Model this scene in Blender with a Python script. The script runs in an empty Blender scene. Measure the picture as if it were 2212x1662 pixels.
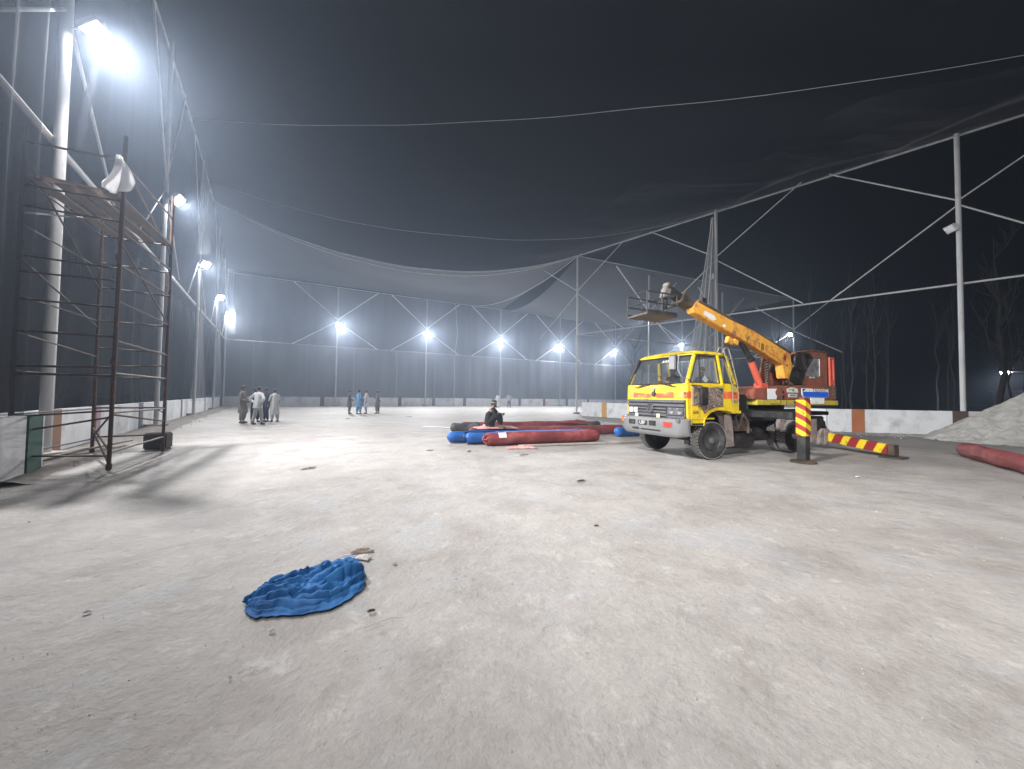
import bpy, bmesh, math, random
from mathutils import Vector, Matrix, noise
import numpy as np
R = random.Random(7)
rad = math.radians
SC = bpy.context.scene
COL = SC.collection

# ------------------------------------------------------------------ camera
CAM_H = 1.5
pitch, roll, FPX = rad(1.77), rad(0.753), 800.0 / 2212.0
fwd = Vector((0, math.cos(pitch), math.sin(pitch)))
r0 = Vector((1, 0, 0)); u0 = Vector((0, -math.sin(pitch), math.cos(pitch)))
cr = r0 * math.cos(roll) + u0 * math.sin(roll)
cu = u0 * math.cos(roll) - r0 * math.sin(roll)
cam = bpy.data.cameras.new("camera")
cam.sensor_width = 36.0; cam.lens = FPX * 36.0; cam.clip_end = 1000; cam.clip_start = 0.05
camo = bpy.data.objects.new("camera", cam); COL.objects.link(camo)
camo.matrix_world = Matrix(((cr.x, cu.x, -fwd.x, 0), (cr.y, cu.y, -fwd.y, 0), (cr.z, cu.z, -fwd.z, CAM_H), (0, 0, 0, 1)))
SC.camera = camo

# ------------------------------------------------------------------ night sky (no sun is up), exposure
W = bpy.data.worlds.new("World"); SC.world = W; W.use_nodes = True
bg = W.node_tree.nodes["Background"]
bg.inputs[0].default_value = (0.75, 0.85, 1.0, 1); bg.inputs[1].default_value = 0.0015
SC.view_settings.view_transform = 'Standard'; SC.view_settings.look = 'None'
SC.view_settings.exposure = 0.0; SC.view_settings.gamma = 1.0; SC.view_settings.use_curve_mapping = False
SC.cycles.max_bounces = 6; SC.cycles.diffuse_bounces = 3; SC.cycles.glossy_bounces = 3
SC.cycles.transmission_bounces = 4; SC.cycles.volume_bounces = 0; SC.cycles.transparent_max_bounces = 24
SC.cycles.use_denoising = True
SC.cycles.sample_clamp_indirect = 4.0

# ------------------------------------------------------------------ light levels (watts)
LAMP_W = 950.0
SPREAD = 125.0
LAMP_COL = (1.0, 0.995, 0.99)
HAZE_D = 0.0030

# ------------------------------------------------------------------ materials
MATS = {}
def nt(name):
    m = bpy.data.materials.new(name); m.use_nodes = True
    return m, m.node_tree.nodes, m.node_tree.links, m.node_tree.nodes["Principled BSDF"]
def ramp(ns, stops):
    r = ns.new("ShaderNodeValToRGB"); e = r.color_ramp.elements
    while len(e) < len(stops): e.new(0.5)
    for i, (p, c) in enumerate(stops):
        e[i].position = p; e[i].color = c if len(c) == 4 else (*c, 1)
    return r
def noise_n(ns, ls, scale, detail=4, rough=0.6, vec=None, dist=0.0):
    n = ns.new("ShaderNodeTexNoise"); n.inputs['Scale'].default_value = scale
    n.inputs['Detail'].default_value = detail; n.inputs['Roughness'].default_value = rough
    n.inputs['Distortion'].default_value = dist
    if vec is not None: ls.new(vec, n.inputs['Vector'])
    return n
def coords(ns, ls, scale=(1, 1, 1), rot=(0, 0, 0), kind='Object'):
    t = ns.new("ShaderNodeTexCoord"); mp = ns.new("ShaderNodeMapping")
    mp.inputs['Scale'].default_value = scale; mp.inputs['Rotation'].default_value = rot
    ls.new(t.outputs[kind], mp.inputs['Vector']); return mp.outputs[0]
def mixc(ns, ls, fac, a, b, mode='MIX'):
    m = ns.new("ShaderNodeMix"); m.data_type = 'RGBA'; m.blend_type = mode
    for s, v in ((0, fac), (6, a), (7, b)):
        if isinstance(v, (int, float)): m.inputs[s].default_value = v
        elif isinstance(v, tuple): m.inputs[s].default_value = (*v, 1) if len(v) == 3 else v
        else: ls.new(v, m.inputs[s])
    return m.outputs[2]
def bump(ns, ls, h, strength=0.3, dist=0.01, prev=None):
    b = ns.new("ShaderNodeBump"); b.inputs['Strength'].default_value = strength; b.inputs['Distance'].default_value = dist
    ls.new(h, b.inputs['Height'])
    if prev is not None: ls.new(prev, b.inputs['Normal'])
    return b.outputs[0]

def mat(name, c, rough=0.6, metal=0.0, dirt=None, dirt_amt=0.5, dirt_scale=3.0, lo=0.52, hi=0.66, var=0.12, bmp=0.15, bscale=40.0, spec=0.5, stretch=(1, 1, 1)):
    """painted / plain surface with colour variation, patches of dirt or rust and fine relief"""
    if name in MATS: return MATS[name]
    m, ns, ls, b = nt(name)
    v = coords(ns, ls, stretch)
    n1 = noise_n(ns, ls, dirt_scale * 0.6, 5, 0.6, v)
    r1 = ramp(ns, [(0.3, tuple(x * (1 - var) for x in c)), (0.7, tuple(min(1, x * (1 + var)) for x in c))])
    ls.new(n1.outputs[0], r1.inputs[0]); col = r1.outputs[0]
    if dirt:
        n2 = noise_n(ns, ls, dirt_scale, 8, 0.68, v)
        r2 = ramp(ns, [(lo, (0, 0, 0)), (hi, (dirt_amt,) * 3)]); ls.new(n2.outputs[0], r2.inputs[0])
        col = mixc(ns, ls, r2.outputs[0], col, dirt)
    ls.new(col, b.inputs['Base Color'])
    b.inputs['Roughness'].default_value = rough; b.inputs['Metallic'].default_value = metal
    b.inputs['Specular IOR Level'].default_value = spec
    if bmp:
        n3 = noise_n(ns, ls, bscale, 4, 0.6, v)
        ls.new(bump(ns, ls, n3.outputs[0], bmp, 0.005), b.inputs['Normal'])
    MATS[name] = m; return m

def mat_emit(name, c, s):
    m, ns, ls, b = nt(name)
    b.inputs['Base Color'].default_value = (*c, 1)
    b.inputs['Emission Color'].default_value = (*c, 1); b.inputs['Emission Strength'].default_value = s
    MATS[name] = m; return m

def mat_net(name, c, alpha, var=0.35, scale=(0.25, 0.25, 0.25), rot=(0, 0, 0), lo=0.35, hi=0.7):
    """fine mesh netting: cells far below a pixel, so seen as a partly open sheet with denser folds"""
    m, ns, ls, b = nt(name)
    v = coords(ns, ls, scale, rot)
    n = noise_n(ns, ls, 1.0, 5, 0.55, v, 0.3)
    r = ramp(ns, [(lo, (alpha * (1 - var),) * 3), (hi, (alpha * (1 + var),) * 3)]); ls.new(n.outputs[0], r.inputs[0])
    b.inputs['Base Color'].default_value = (*c, 1); b.inputs['Roughness'].default_value = 0.9
    b.inputs['Specular IOR Level'].default_value = 0.1
    tr = ns.new("ShaderNodeBsdfTransparent"); tl = ns.new("ShaderNodeBsdfTranslucent"); tl.inputs[0].default_value = (*c, 1)
    mx0 = ns.new("ShaderNodeMixShader"); mx0.inputs[0].default_value = 0.5
    ls.new(b.outputs[0], mx0.inputs[1]); ls.new(tl.outputs[0], mx0.inputs[2])
    mx = ns.new("ShaderNodeMixShader"); ls.new(r.outputs[0], mx.inputs[0]); ls.new(tr.outputs[0], mx.inputs[1]); ls.new(mx0.outputs[0], mx.inputs[2])
    ls.new(mx.outputs[0], ns["Material Output"].inputs[0])
    MATS[name] = m; return m

# ------------------------------------------------------------------ mesh builders
class MB:
    def __init__(s): s.v = []; s.f = []; s.uv = None
    def add(s, vs, fs):
        o = len(s.v); s.v += [tuple(v) for v in vs]; s.f += [tuple(i + o for i in f) for f in fs]; return s
    def box(s, c, d, rz=0.0, rot=None):
        x, y, z = d[0] / 2, d[1] / 2, d[2] / 2
        M = rot if rot is not None else Matrix.Rotation(rz, 3, 'Z')
        vs = [Vector(c) + M @ Vector(p) for p in ((-x, -y, -z), (x, -y, -z), (x, y, -z), (-x, y, -z), (-x, -y, z), (x, -y, z), (x, y, z), (-x, y, z))]
        return s.add(vs, [(0, 3, 2, 1), (4, 5, 6, 7), (0, 1, 5, 4), (1, 2, 6, 5), (2, 3, 7, 6), (3, 0, 4, 7)])
    def bb(s, a, b):
        return s.box([(a[i] + b[i]) / 2 for i in range(3)], [abs(b[i] - a[i]) for i in range(3)])
    def path(s, pts, r, seg=8, cap=True):
        pts = [Vector(p) for p in pts]; rs = r if isinstance(r, (list, tuple)) else [r] * len(pts)
        o = len(s.v); n = len(pts); prev = None
        for i, p in enumerate(pts):
            t = (pts[min(i + 1, n - 1)] - pts[max(i - 1, 0)]).normalized()
            if prev is None:
                a = Vector((0, 0, 1)) if abs(t.z) < 0.9 else Vector((1, 0, 0))
                u = t.cross(a).normalized()
            else: u = (prev - t * prev.dot(t)).normalized()
            prev = u; w = t.cross(u)
            for k in range(seg):
                an = 2 * math.pi * k / seg
                s.v.append(tuple(p + (u * math.cos(an) + w * math.sin(an)) * rs[i]))
        for i in range(n - 1):
            for k in range(seg):
                k2 = (k + 1) % seg
                s.f.append((o + i * seg + k, o + i * seg + k2, o + (i + 1) * seg + k2, o + (i + 1) * seg + k))
        if cap:
            s.f.append(tuple(o + k for k in reversed(range(seg)))); s.f.append(tuple(o + (n - 1) * seg + k for k in range(seg)))
        return s
    def bar(s, a, b, r, seg=8): return s.path([a, b], r, seg)
    def beam(s, a, b, w, h, up=(0, 0, 1)):
        a, b = Vector(a), Vector(b); t = (b - a).normalized(); u = t.cross(Vector(up)).normalized(); q = u.cross(t)
        vs = [p + u * (i * w / 2) + q * (j * h / 2) for p in (a, b) for i, j in ((-1, -1), (1, -1), (1, 1), (-1, 1))]
        return s.add(vs, [(0, 1, 2, 3), (7, 6, 5, 4), (0, 4, 5, 1), (1, 5, 6, 2), (2, 6, 7, 3), (3, 7, 4, 0)])
    def prism(s, prof, axis, a, b):
        """closed 2-D profile extruded along axis 'x','y' or 'z' from a to b"""
        def P(q, t):
            return {'y': (q[0], t, q[1]), 'x': (t, q[0], q[1]), 'z': (q[0], q[1], t)}[axis]
        n = len(prof); vs = [P(q, a) for q in prof] + [P(q, b) for q in prof]
        fs = [tuple(range(n)), tuple(reversed(range(n, 2 * n)))] + [(i, i + n, (i + 1) % n + n, (i + 1) % n) for i in range(n)]
        return s.add(vs, fs)
    def lathe(s, prof, c, axis='y', seg=28):
        """profile of (radius, along) revolved about an axis through c"""
        o = len(s.v); n = len(prof)
        for r, t in prof:
            for k in range(seg):
                an = 2 * math.pi * k / seg; ca, sa = r * math.cos(an), r * math.sin(an)
                p = {'y': (ca, t, sa), 'x': (t, ca, sa), 'z': (ca, sa, t)}[axis]
                s.v.append((c[0] + p[0], c[1] + p[1], c[2] + p[2]))
        for i in range(n - 1):
            for k in range(seg):
                k2 = (k + 1) % seg
                s.f.append((o + i * seg + k, o + i * seg + k2, o + (i + 1) * seg + k2, o + (i + 1) * seg + k))
        s.f.append(tuple(o + k for k in reversed(range(seg)))); s.f.append(tuple(o + (n - 1) * seg + k for k in range(seg)))
        return s
    def sheet(s, fn, nu, nv):
        o = len(s.v)
        for j in range(nv + 1):
            for i in range(nu + 1): s.v.append(tuple(fn(i / nu, j / nv)))
        for j in range(nv):
            for i in range(nu):
                a = o + j * (nu + 1) + i; s.f.append((a, a + 1, a + nu + 2, a + nu + 1))
        return s
    def build(s, name, m, parent=None, smooth=False, bevel=0.0, mods=None, loc=None, rz=None):
        me = bpy.data.meshes.new(name); me.from_pydata(s.v, [], s.f)
        bm = bmesh.new(); bm.from_mesh(me)
        if bevel: bmesh.ops.remove_doubles(bm, verts=bm.verts, dist=1e-5)
        bmesh.ops.recalc_face_normals(bm, faces=bm.faces)
        if bevel:
            ed = [e for e in bm.edges if len(e.link_faces) == 2 and e.calc_face_angle(0) > 0.5]
            bmesh.ops.bevel(bm, geom=ed, offset=bevel, segments=2, affect='EDGES', clamp_overlap=True)
        bm.to_mesh(me); bm.free()
        ms = m if isinstance(m, (list, tuple)) else [m]
        for q in ms: me.materials.append(q)
        o = bpy.data.objects.new(name, me); COL.objects.link(o)
        if smooth:
            me.polygons.foreach_set("use_smooth", [True] * len(me.polygons))
            try: me.set_sharp_from_angle(angle=rad(38))
            except Exception: pass
        if parent: o.parent = parent
        if loc: o.location = loc
        if rz is not None: o.rotation_euler = (0, 0, rz)
        return o
def thing(name, label, cat, loc=(0, 0, 0), rz=0.0, group=None, rot=None):
    o = bpy.data.objects.new(name, None); COL.objects.link(o); o.empty_display_size = 0.2
    o.location = loc; o.rotation_euler = rot if rot else (0, 0, rz)
    return tag(o, label, cat, group)
def tag(o, label, cat, group=None):
    o['label'] = label; o['category'] = cat
    if group: o['group'] = group
    return o
def kind(o, k): o['kind'] = k; return o
def lerp(a, b, t): return Vector(a) + (Vector(b) - Vector(a)) * t
def catenary(a, b, sag, n=24, wob=0.0):
    out = []
    for i in range(n + 1):
        t = i / n; p = lerp(a, b, t); p.z -= sag * 4 * t * (1 - t)
        if wob: p += Vector((0, 0, wob * math.sin(t * 37 + sag * 5)))
        out.append(p)
    return out
def text(name, body, size, m, parent, loc, rot, ext=0.002, sx=1.0, align='CENTER'):
    cu_ = bpy.data.curves.new(name, 'FONT'); cu_.body = body; cu_.size = size; cu_.extrude = ext
    cu_.align_x = align; cu_.align_y = 'CENTER'
    o = bpy.data.objects.new(name, cu_); COL.objects.link(o)
    dg = bpy.context.evaluated_depsgraph_get(); me = bpy.data.meshes.new_from_object(o.evaluated_get(dg))
    bpy.data.objects.remove(o); me.name = name; me.materials.clear(); me.materials.append(m)
    o = bpy.data.objects.new(name, me); COL.objects.link(o); o.parent = parent
    o.location = loc; o.rotation_euler = rot; o.scale = (sx, 1, 1)
    return o

# ------------------------------------------------------------------ common materials
M_pole = mat('white_painted_steel', (0.50, 0.50, 0.505), 0.5, 0.0, (0.25, 0.22, 0.2), 0.5, 2.0, stretch=(1, 1, 0.35))
M_pole_lit = mat('bounce_lit_steel', (0.78, 0.78, 0.79), 0.5)  # lighter copy of the pole paint: bounce light put into the far brace colour
M_housing = mat('lamp_housing', (0.55, 0.56, 0.58), 0.4, 0.0)
M_glow = mat_emit('lit_lamp_glass', (0.93, 0.97, 1.0), 260.0)
M_unlit = mat('unlit_lamp_glass', (0.75, 0.77, 0.8), 0.15)
M_wall = mat('white_wall_paint', (0.72, 0.73, 0.75), 0.8, 0, (0.30, 0.28, 0.25), 0.7, 1.2, 0.5, 0.72, bmp=0.4, bscale=18)
M_concrete = mat('pale_concrete', (0.36, 0.34, 0.31), 0.9, 0, (0.22, 0.2, 0.18), 0.6, 2.0, bmp=0.4, bscale=20)
M_rope = mat('pale_rope', (0.55, 0.55, 0.55), 0.85)
M_rust = mat('rusty_steel', (0.085, 0.045, 0.03), 0.8, 0, (0.22, 0.10, 0.05), 0.7, 6.0, bmp=0.4)

# ------------------------------------------------------------------ ground
def make_ground():
    m, ns, ls, b = nt('trodden_concrete_dust')
    v = coords(ns, ls)
    vs_ = coords(ns, ls, (0.85, 1.0, 1), (0, 0, rad(35)))
    n1 = noise_n(ns, ls, 0.30, 6, 0.62, v, 0.4)
    r1 = ramp(ns, [(0.35, (0.250, 0.230, 0.215)), (0.65, (0.325, 0.303, 0.286))]); ls.new(n1.outputs[0], r1.inputs[0])
    n2 = noise_n(ns, ls, 1.3, 9, 0.64, vs_, 0.35)
    r2 = ramp(ns, [(0.34, (0.80, 0.785, 0.775)), (0.5, (1, 1, 1)), (0.68, (1.12, 1.11, 1.10))]); ls.new(n2.outputs[0], r2.inputs[0])
    c = mixc(ns, ls, 1.0, r1.outputs[0], r2.outputs[0], 'MULTIPLY')
    n3 = noise_n(ns, ls, 0.75, 7, 0.62, v, 1.6)          # bluish grey cement smears
    r3 = ramp(ns, [(0.53, (0, 0, 0)), (0.66, (0.65,) * 3)]); ls.new(n3.outputs[0], r3.inputs[0])
    c = mixc(ns, ls, r3.outputs[0], c, (0.285, 0.29, 0.30))
    n3b = noise_n(ns, ls, 1.1, 8, 0.66, coords(ns, ls, (1, 1, 1), (0, 0, 1.0)), 1.0)  # brown dust
    r3b = ramp(ns, [(0.54, (0, 0, 0)), (0.68, (0.65,) * 3)]); ls.new(n3b.outputs[0], r3b.inputs[0])
    c = mixc(ns, ls, r3b.outputs[0], c, (0.235, 0.208, 0.192))
    n4 = noise_n(ns, ls, 4.0, 14, 0.74, vs_, 0.25)         # pale flaked crust
    r4 = ramp(ns, [(0.57, (0, 0, 0)), (0.63, (0.38,) * 3)]); ls.new(n4.outputs[0], r4.inputs[0])
    c = mixc(ns, ls, r4.outputs[0], c, (0.44, 0.415, 0.395))
    n6 = noise_n(ns, ls, 6.0, 14, 0.74, v, 0.3)         # dark pits and scuffs
    r6 = ramp(ns, [(0.34, (0.5,) * 3), (0.39, (0, 0, 0))]); ls.new(n6.outputs[0], r6.inputs[0])
    c = mixc(ns, ls, r6.outputs[0], c, (0.14, 0.12, 0.11))
    n5 = noise_n(ns, ls, 30, 6, 0.75, v)
    r5 = ramp(ns, [(0.3, (0.88, 0.88, 0.88)), (0.7, (1.10, 1.10, 1.10))]); ls.new(n5.outputs[0], r5.inputs[0])
    c = mixc(ns, ls, 1.0, c, r5.outputs[0], 'MULTIPLY')
    ls.new(c, b.inputs['Base Color'])
    b.inputs['Roughness'].default_value = 0.66; b.inputs['Specular IOR Level'].default_value = 0.4
    h1 = noise_n(ns, ls, 2.4, 9, 0.60, vs_, 0.3); h2 = noise_n(ns, ls, 11, 9, 0.70, v, 0.1); h3 = noise_n(ns, ls, 90, 3, 0.6, v)
    nb = bump(ns, ls, h1.outputs[0], 0.6, 0.07)
    nb = bump(ns, ls, h2.outputs[0], 0.8, 0.022, nb)
    nb = bump(ns, ls, h3.outputs[0], 0.35, 0.003, nb)
    ls.new(nb, b.inputs['Normal'])
    g = MB(); vs = []; fs = []
    xs = [-140, -90, -60] + [(-44 + 4 * i) for i in range(24)] + [60, 90, 140]
    # finer grid near the camera, coarse to the edge of the haze
    def axis(lo_, hi_, near0, near1, step):
        a = [lo_, (lo_ + near0) / 2]; t = near0
        while t <= near1 + 1e-6: a.append(t); t += step
        return a + [(near1 + hi_) / 2, hi_]
    X = axis(-140, 140, -16, 24, 0.4); Y = axis(-60, 180, -4, 36, 0.4)
    for y in Y:
        for x in X:
            z = 0.0
            if -16 < x < 24 and -4 < y < 36:
                z = 0.02 * (noise.noise(Vector((x * 0.35, y * 0.35, 0))) + 0.5 * noise.noise(Vector((x * 1.1, y * 1.1, 3)))) - 0.012
                # keep it flat under the camera's tall things
            vs.append((x, y, z))
    n = len(X)
    for j in range(len(Y) - 1):
        for i in range(n - 1):
            a = j * n + i; fs.append((a, a + 1, a + n + 1, a + n))
    g.add(vs, fs); return kind(g.build('ground', m, smooth=True), 'structure')
make_ground()

# ------------------------------------------------------------------ plan of the court
PL = [(-10.17, 8.11), (-14.75, 15.41), (-20.21, 23.57), (-25.64, 31.83)]
PC = (-30.24, 38.82)
PF = [(-20.93, 43.97), (-11.49, 49.21), (-1.78, 54.53), (7.72, 59.8)]
PD = (18.2, 65.3); PE = (26.2, 57.0); PB = (35.3, 46.3)
PA = (5.77, 33.01); PG = (13.9, 37.6); PH = (24.6, 43.2)
PR = [(13.6, 24.6), (20.95, 17.2), (28.2, 9.9), (35.5, 2.6)]
PN = [(-5.6, 0.8), (-0.95, -6.7), (3.7, -14.2)]
Z_TOP, Z_LAMP, Z_BAR = 14.2, 9.65, 7.07
Z_LTOP = 16.5
CENTRE = Vector((2.0, 22.0, 0))
mid = lambda a, b: ((a[0] + b[0]) / 2, (a[1] + b[1]) / 2)
def V3(p, z): return Vector((p[0], p[1], z))
def toward(p, q, d):
    v = Vector((q[0] - p[0], q[1] - p[1])); return (p[0] + v.x / v.length * d, p[1] + v.y / v.length * d)

# ------------------------------------------------------------------ poles with X braces
def pole(p, along, label, top=Z_TOP, r=0.085, brace=4.6, zx=None, zbar=Z_BAR, ztop=None, foot=True, group='white poles round the court'):
    zx = zx or Z_LAMP + 0.55; ztop = ztop or top
    t = thing('net_pole', label, 'pole', V3(p, 0), 0, group)
    MB().bar((0, 0, 0), (0, 0, top), r, 12).build('shaft', M_pole, t, True)
    if foot: MB().box((0, 0, 0.07), (0.55, 0.55, 0.14)).build('base_block', M_concrete, t, bevel=0.01)
    d = Vector((along[0] - p[0], along[1] - p[1], 0)).normalized()
    far_ = p[1] > 35; br_r = 0.06 if far_ else 0.036; MP = M_pole_lit if far_ else M_pole
    for sgn in brace_sides.get(label, (-1, 1)):
        MB().bar((0, 0, zx + 0.1), d * sgn * brace + Vector((0, 0, ztop)), br_r, 6).build('brace', MP, t, True)
        MB().bar((0, 0, zx - 0.1), d * sgn * brace + Vector((0, 0, zbar)), br_r, 6).build('brace', MP, t, True)
    return t
brace_sides = {}
def rail(p, q, z, label, r=0.06, name='pipe_rail', z2=None, sag=0.0):
    m = MB().path(catenary(V3(p, z), V3(q, z if z2 is None else z2), sag, 10 if sag else 1), r, 8)
    return tag(m.build(name, M_pole, None, True), label, 'pipe rail', 'white pipe rails tying the poles together')

# ------------------------------------------------------------------ flood lamps
def floodlight(p, aim, label, z=Z_LAMP, lit=True, watts=LAMP_W, out=0.45, size=(0.62, 0.50), tilt=None, spread=SPREAD, grp='lit floodlights round the court'):
    base = V3(p, z); a = (Vector(aim) - base); a2 = Vector((a.x, a.y, 0)).normalized()
    pos = base + a2 * out
    el = tilt if tilt is not None else rad(32)
    d = (a2 * math.cos(el) + Vector((0, 0, -math.sin(el)))).normalized()
    t = thing('floodlight', label, 'floodlight', pos, 0, grp)
    q = d.to_track_quat('-Z', 'Y').to_matrix()
    w, h = size
    MB().box(q @ Vector((0, 0, 0.06)), (w, h, 0.12), rot=q).build('housing', M_housing, t, bevel=0.01)
    for i in range(5):
        pass
    fins = MB()
    for i in range(7): fins.box(q @ Vector((-w * 0.4 + w * 0.8 * i / 6, 0, 0.155)), (0.012, h * 0.8, 0.07), rot=q)
    fins.build('cooling_fins', M_housing, t)
    def dome(u, v):
        a, r_ = u * 2 * math.pi, v ** 0.7
        ca, sa = math.cos(a), math.sin(a); k = 1 / max(abs(ca), abs(sa)) ** 0.55
        return q @ Vector((ca * k * w * 0.46 * r_ / 1.12, sa * k * h * 0.46 * r_ / 1.12, -0.003 - (0.12 if lit else 0.03) * (1 - r_ ** 2) ** 0.8))
    MB().sheet(dome, 28, 8).build('lamp_glass', M_glow if lit else M_unlit, t, True)
    br = -a2 * out
    MB().bar(br + Vector((0, 0, 0)), q @ Vector((0, 0, 0.15)), 0.025, 6).build('bracket', M_housing, t)
    if lit:
        L = bpy.data.lights.new('flood_light', 'AREA'); L.shape = 'RECTANGLE'; L.size = w * 0.9; L.size_y = h * 0.88
        L.energy = watts; L.color = LAMP_COL; L.spread = rad(spread)
        lo = bpy.data.objects.new('flood_light', L); COL.objects.link(lo); lo.parent = t
        lo.location = q @ Vector((0, 0, -0.135)); lo.rotation_euler = q.to_euler()
    return t

def court():
    # left row
    names = ['thick white pole nearest on the left, rising behind the scaffold tower',
             'second pole of the left row, seen behind the right leg of the scaffold',
             'third pole of the left row, halfway between scaffold and corner',
             'fourth pole of the left row, last before the far left corner']
    rr = [0.105, 0.085, 0.085, 0.08]
    for i, p in enumerate(PL):
        pole(p, PC, names[i], Z_LTOP, rr[i], 3.4, None, Z_BAR, Z_LTOP, group='white poles of the left row')
        floodlight(p, (4, 11, 0) if i == 0 else CENTRE, ['huge glaring floodlight at the top left, nearest of all', 'floodlight on the second left pole, beside the scaffold top',
                               'floodlight on the third left pole, above the group of five men', 'floodlight on the fourth left pole, just above the corner lamp'][i], size=(0.52, 0.42) if i == 0 else (0.6, 0.46), watts=LAMP_W * (1.35, 0.9, 0.55, 0.45)[i], spread=(112, 130, 130, 130)[i], tilt=rad((54, 40, 36, 32)[i]), out=0.6 if i == 0 else 0.45)
    pole(PC, PL[3], 'corner pole where the left row meets the far wall', 14.6, 0.10, 3.4)
    floodlight(PC, CENTRE, 'corner floodlight, lowest lamp of the left row', watts=LAMP_W * 0.5)
    # behind the photographer
    for i, p in enumerate(PN):
        pole(p, PL[0], ['pole of the left row level with the photographer', 'pole of the left row just behind the photographer', 'pole of the left row farthest behind the photographer'][i], Z_LTOP, 0.14, 3.4, None, Z_BAR, Z_LTOP, group='white poles of the left row')
    floodlight(PN[0], (11, 8.5, 0), 'floodlight on the pole level with the photographer', watts=LAMP_W * 1.12, tilt=rad(27), spread=88)
    floodlight(PN[1], (8, 9, 0), 'floodlight on the pole just behind the photographer', watts=LAMP_W * 0.9, tilt=rad(22), spread=90)
    # far row
    fl = ['first pole from the left along the far wall, widest lamp glow', 'second pole from the left along the far wall, right of the four far men',
          'third far pole, straight above the seated man', 'fourth far pole, just left of the tall inner corner pole']
    fn_ = ['largest starburst floodlight of the far wall, left of centre', 'floodlight second from the left on the far wall',
           'floodlight above the seated man on the far wall', 'floodlight left of the tall inner corner pole, on the far wall']
    for i, p in enumerate(PF):
        pole(p, PC, fl[i], Z_TOP, 0.085, 4.6, group='white poles along the far wall')
        floodlight(p, CENTRE, fn_[i], watts=LAMP_W * 1.35)
    pole(PD, PF[3], 'far right pole seen left of the truck cab windscreen', Z_TOP, 0.085, 4.6, group='white poles along the far wall')
    floodlight(PD, (3, 30, 0), 'floodlight just left of the truck cab, farthest lamp of all')
    pole(PE, PB, 'far pole rising above the truck cab roof', Z_TOP, 0.085, 4.6)
    floodlight(PE, (3, 30, 0), 'floodlight glaring just above the yellow cab roof')
    pole(PB, PE, 'corner pole of the far right bay, above the crane house', Z_TOP, 0.085, 4.6)
    floodlight(PB, (10, 45, 0), 'floodlight over the crane operator house', watts=LAMP_W * 0.5)
    pole(PG, PA, 'pole standing behind the empty crane basket', Z_TOP, 0.085, 4.6)
    floodlight(PG, (-5, 40, 0), 'floodlight half hidden under the crane basket', watts=LAMP_W * 0.6)
    pole(PH, PG, 'thin pole behind the crane boom with no lamp', Z_TOP, 0.085, 4.6)
    # wall post half way without a lamp
    m_ = lerp(V3(PF[1], 0), V3(PF[2], 0), 0.36)
    s = thing('thin_post', 'thin slightly bent post between the second and third far poles', 'post', m_)
    MB().path([(0, 0, 0), (0, 0, 7), (0.35, 0, 10), (0, 0, Z_TOP)], 0.05, 8).build('shaft', M_pole, s, True)
    # right row
    pole(PA, PR[0], 'tall inner corner pole left of the truck, standing on a dark base', Z_TOP, 0.085, 4.6, 10.9, group='white poles of the right row')
    pole(PR[0], PA, 'white pole rising behind the cab ladder and boom', Z_TOP, 0.10, 4.6, 10.9, group='white poles of the right row')
    pole(PR[1], PR[0], 'lone white pole at the right, in front of the white wall', Z_TOP, 0.095, 4.6, 10.9, group='white poles of the right row')
    pole(PR[2], PR[1], 'next pole of the right row beyond the picture edge', Z_TOP, 0.13, 4.6, 10.9, group='white poles of the right row')
    floodlight(PR[0], CENTRE, 'small unlit white floodlight on the pole behind the cab', lit=False, out=0.35, size=(0.5, 0.35), grp='unlit floodlights of the right row')
    floodlight(PR[1], CENTRE, 'unlit white floodlight box on the lone right pole', lit=False, out=0.35, size=(0.5, 0.35), grp='unlit floodlights of the right row')
    # rails
    rl = 'white pipe rails tying the poles together'
    rail(PN[0], PC, Z_BAR, 'long lower pipe slanting down the left side past the scaffold', 0.07)
    rail(PC, PF[3], Z_BAR, 'lower pipe running along the whole far wall', 0.05)
    rail(PF[3], PD, Z_BAR, 'short lower pipe on the far wall left of the cab', 0.05)
    rail(PD, PB, Z_BAR, 'lower pipe of the far right end, seen behind the cab', 0.05)
    rail(PA, PB, Z_BAR, 'lower pipe running right behind the crane boom', 0.05)
    rail(PA, PR[3], Z_BAR, 'lower pipe of the right row, rising to the right edge', 0.05)
    rail(PA, PR[3], Z_TOP, 'top pipe of the right row that carries the roof net', 0.058)
    rail(PA, PB, Z_TOP, 'top pipe from the inner corner pole to the far right corner', 0.05)
    rail(PD, PB, Z_TOP, 'top pipe of the far right end above the crane', 0.05)
    rail(PC, PD, Z_TOP, 'top pipe along the far wall above the lamps', 0.05)
BACK_W = 1.6
court()

# ------------------------------------------------------------------ nets
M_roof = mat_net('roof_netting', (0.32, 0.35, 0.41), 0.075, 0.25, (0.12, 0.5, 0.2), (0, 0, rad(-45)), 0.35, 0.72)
M_far = mat_net('far_netting', (0.48, 0.51, 0.58), 0.48, 0.10, (0.5, 0.5, 0.04))
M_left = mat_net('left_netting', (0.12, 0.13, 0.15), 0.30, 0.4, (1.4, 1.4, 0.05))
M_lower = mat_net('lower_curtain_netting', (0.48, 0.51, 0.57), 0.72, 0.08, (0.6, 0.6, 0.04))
M_band = mat_net('folded_netting', (0.42, 0.43, 0.45), 0.5, 0.6, (0.8, 0.8, 0.12))
def net(name, fn, nu, nv, m, label, ropes=(), rr=0.035, cat='net'):
    t = thing(name, label, cat)
    MB().sheet(fn, nu, nv).build('mesh_panel', m, t, True)
    for pts in ropes: MB().path(pts, rr, 6).build('edge_rope', M_rope, t, True)
    return t
M_drape = mat_net('draped_netting', (0.36, 0.36, 0.37), 0.075, 0.85, (0.10, 1.3, 0.3), (0, 0, rad(45)), 0.42, 0.64)
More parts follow.
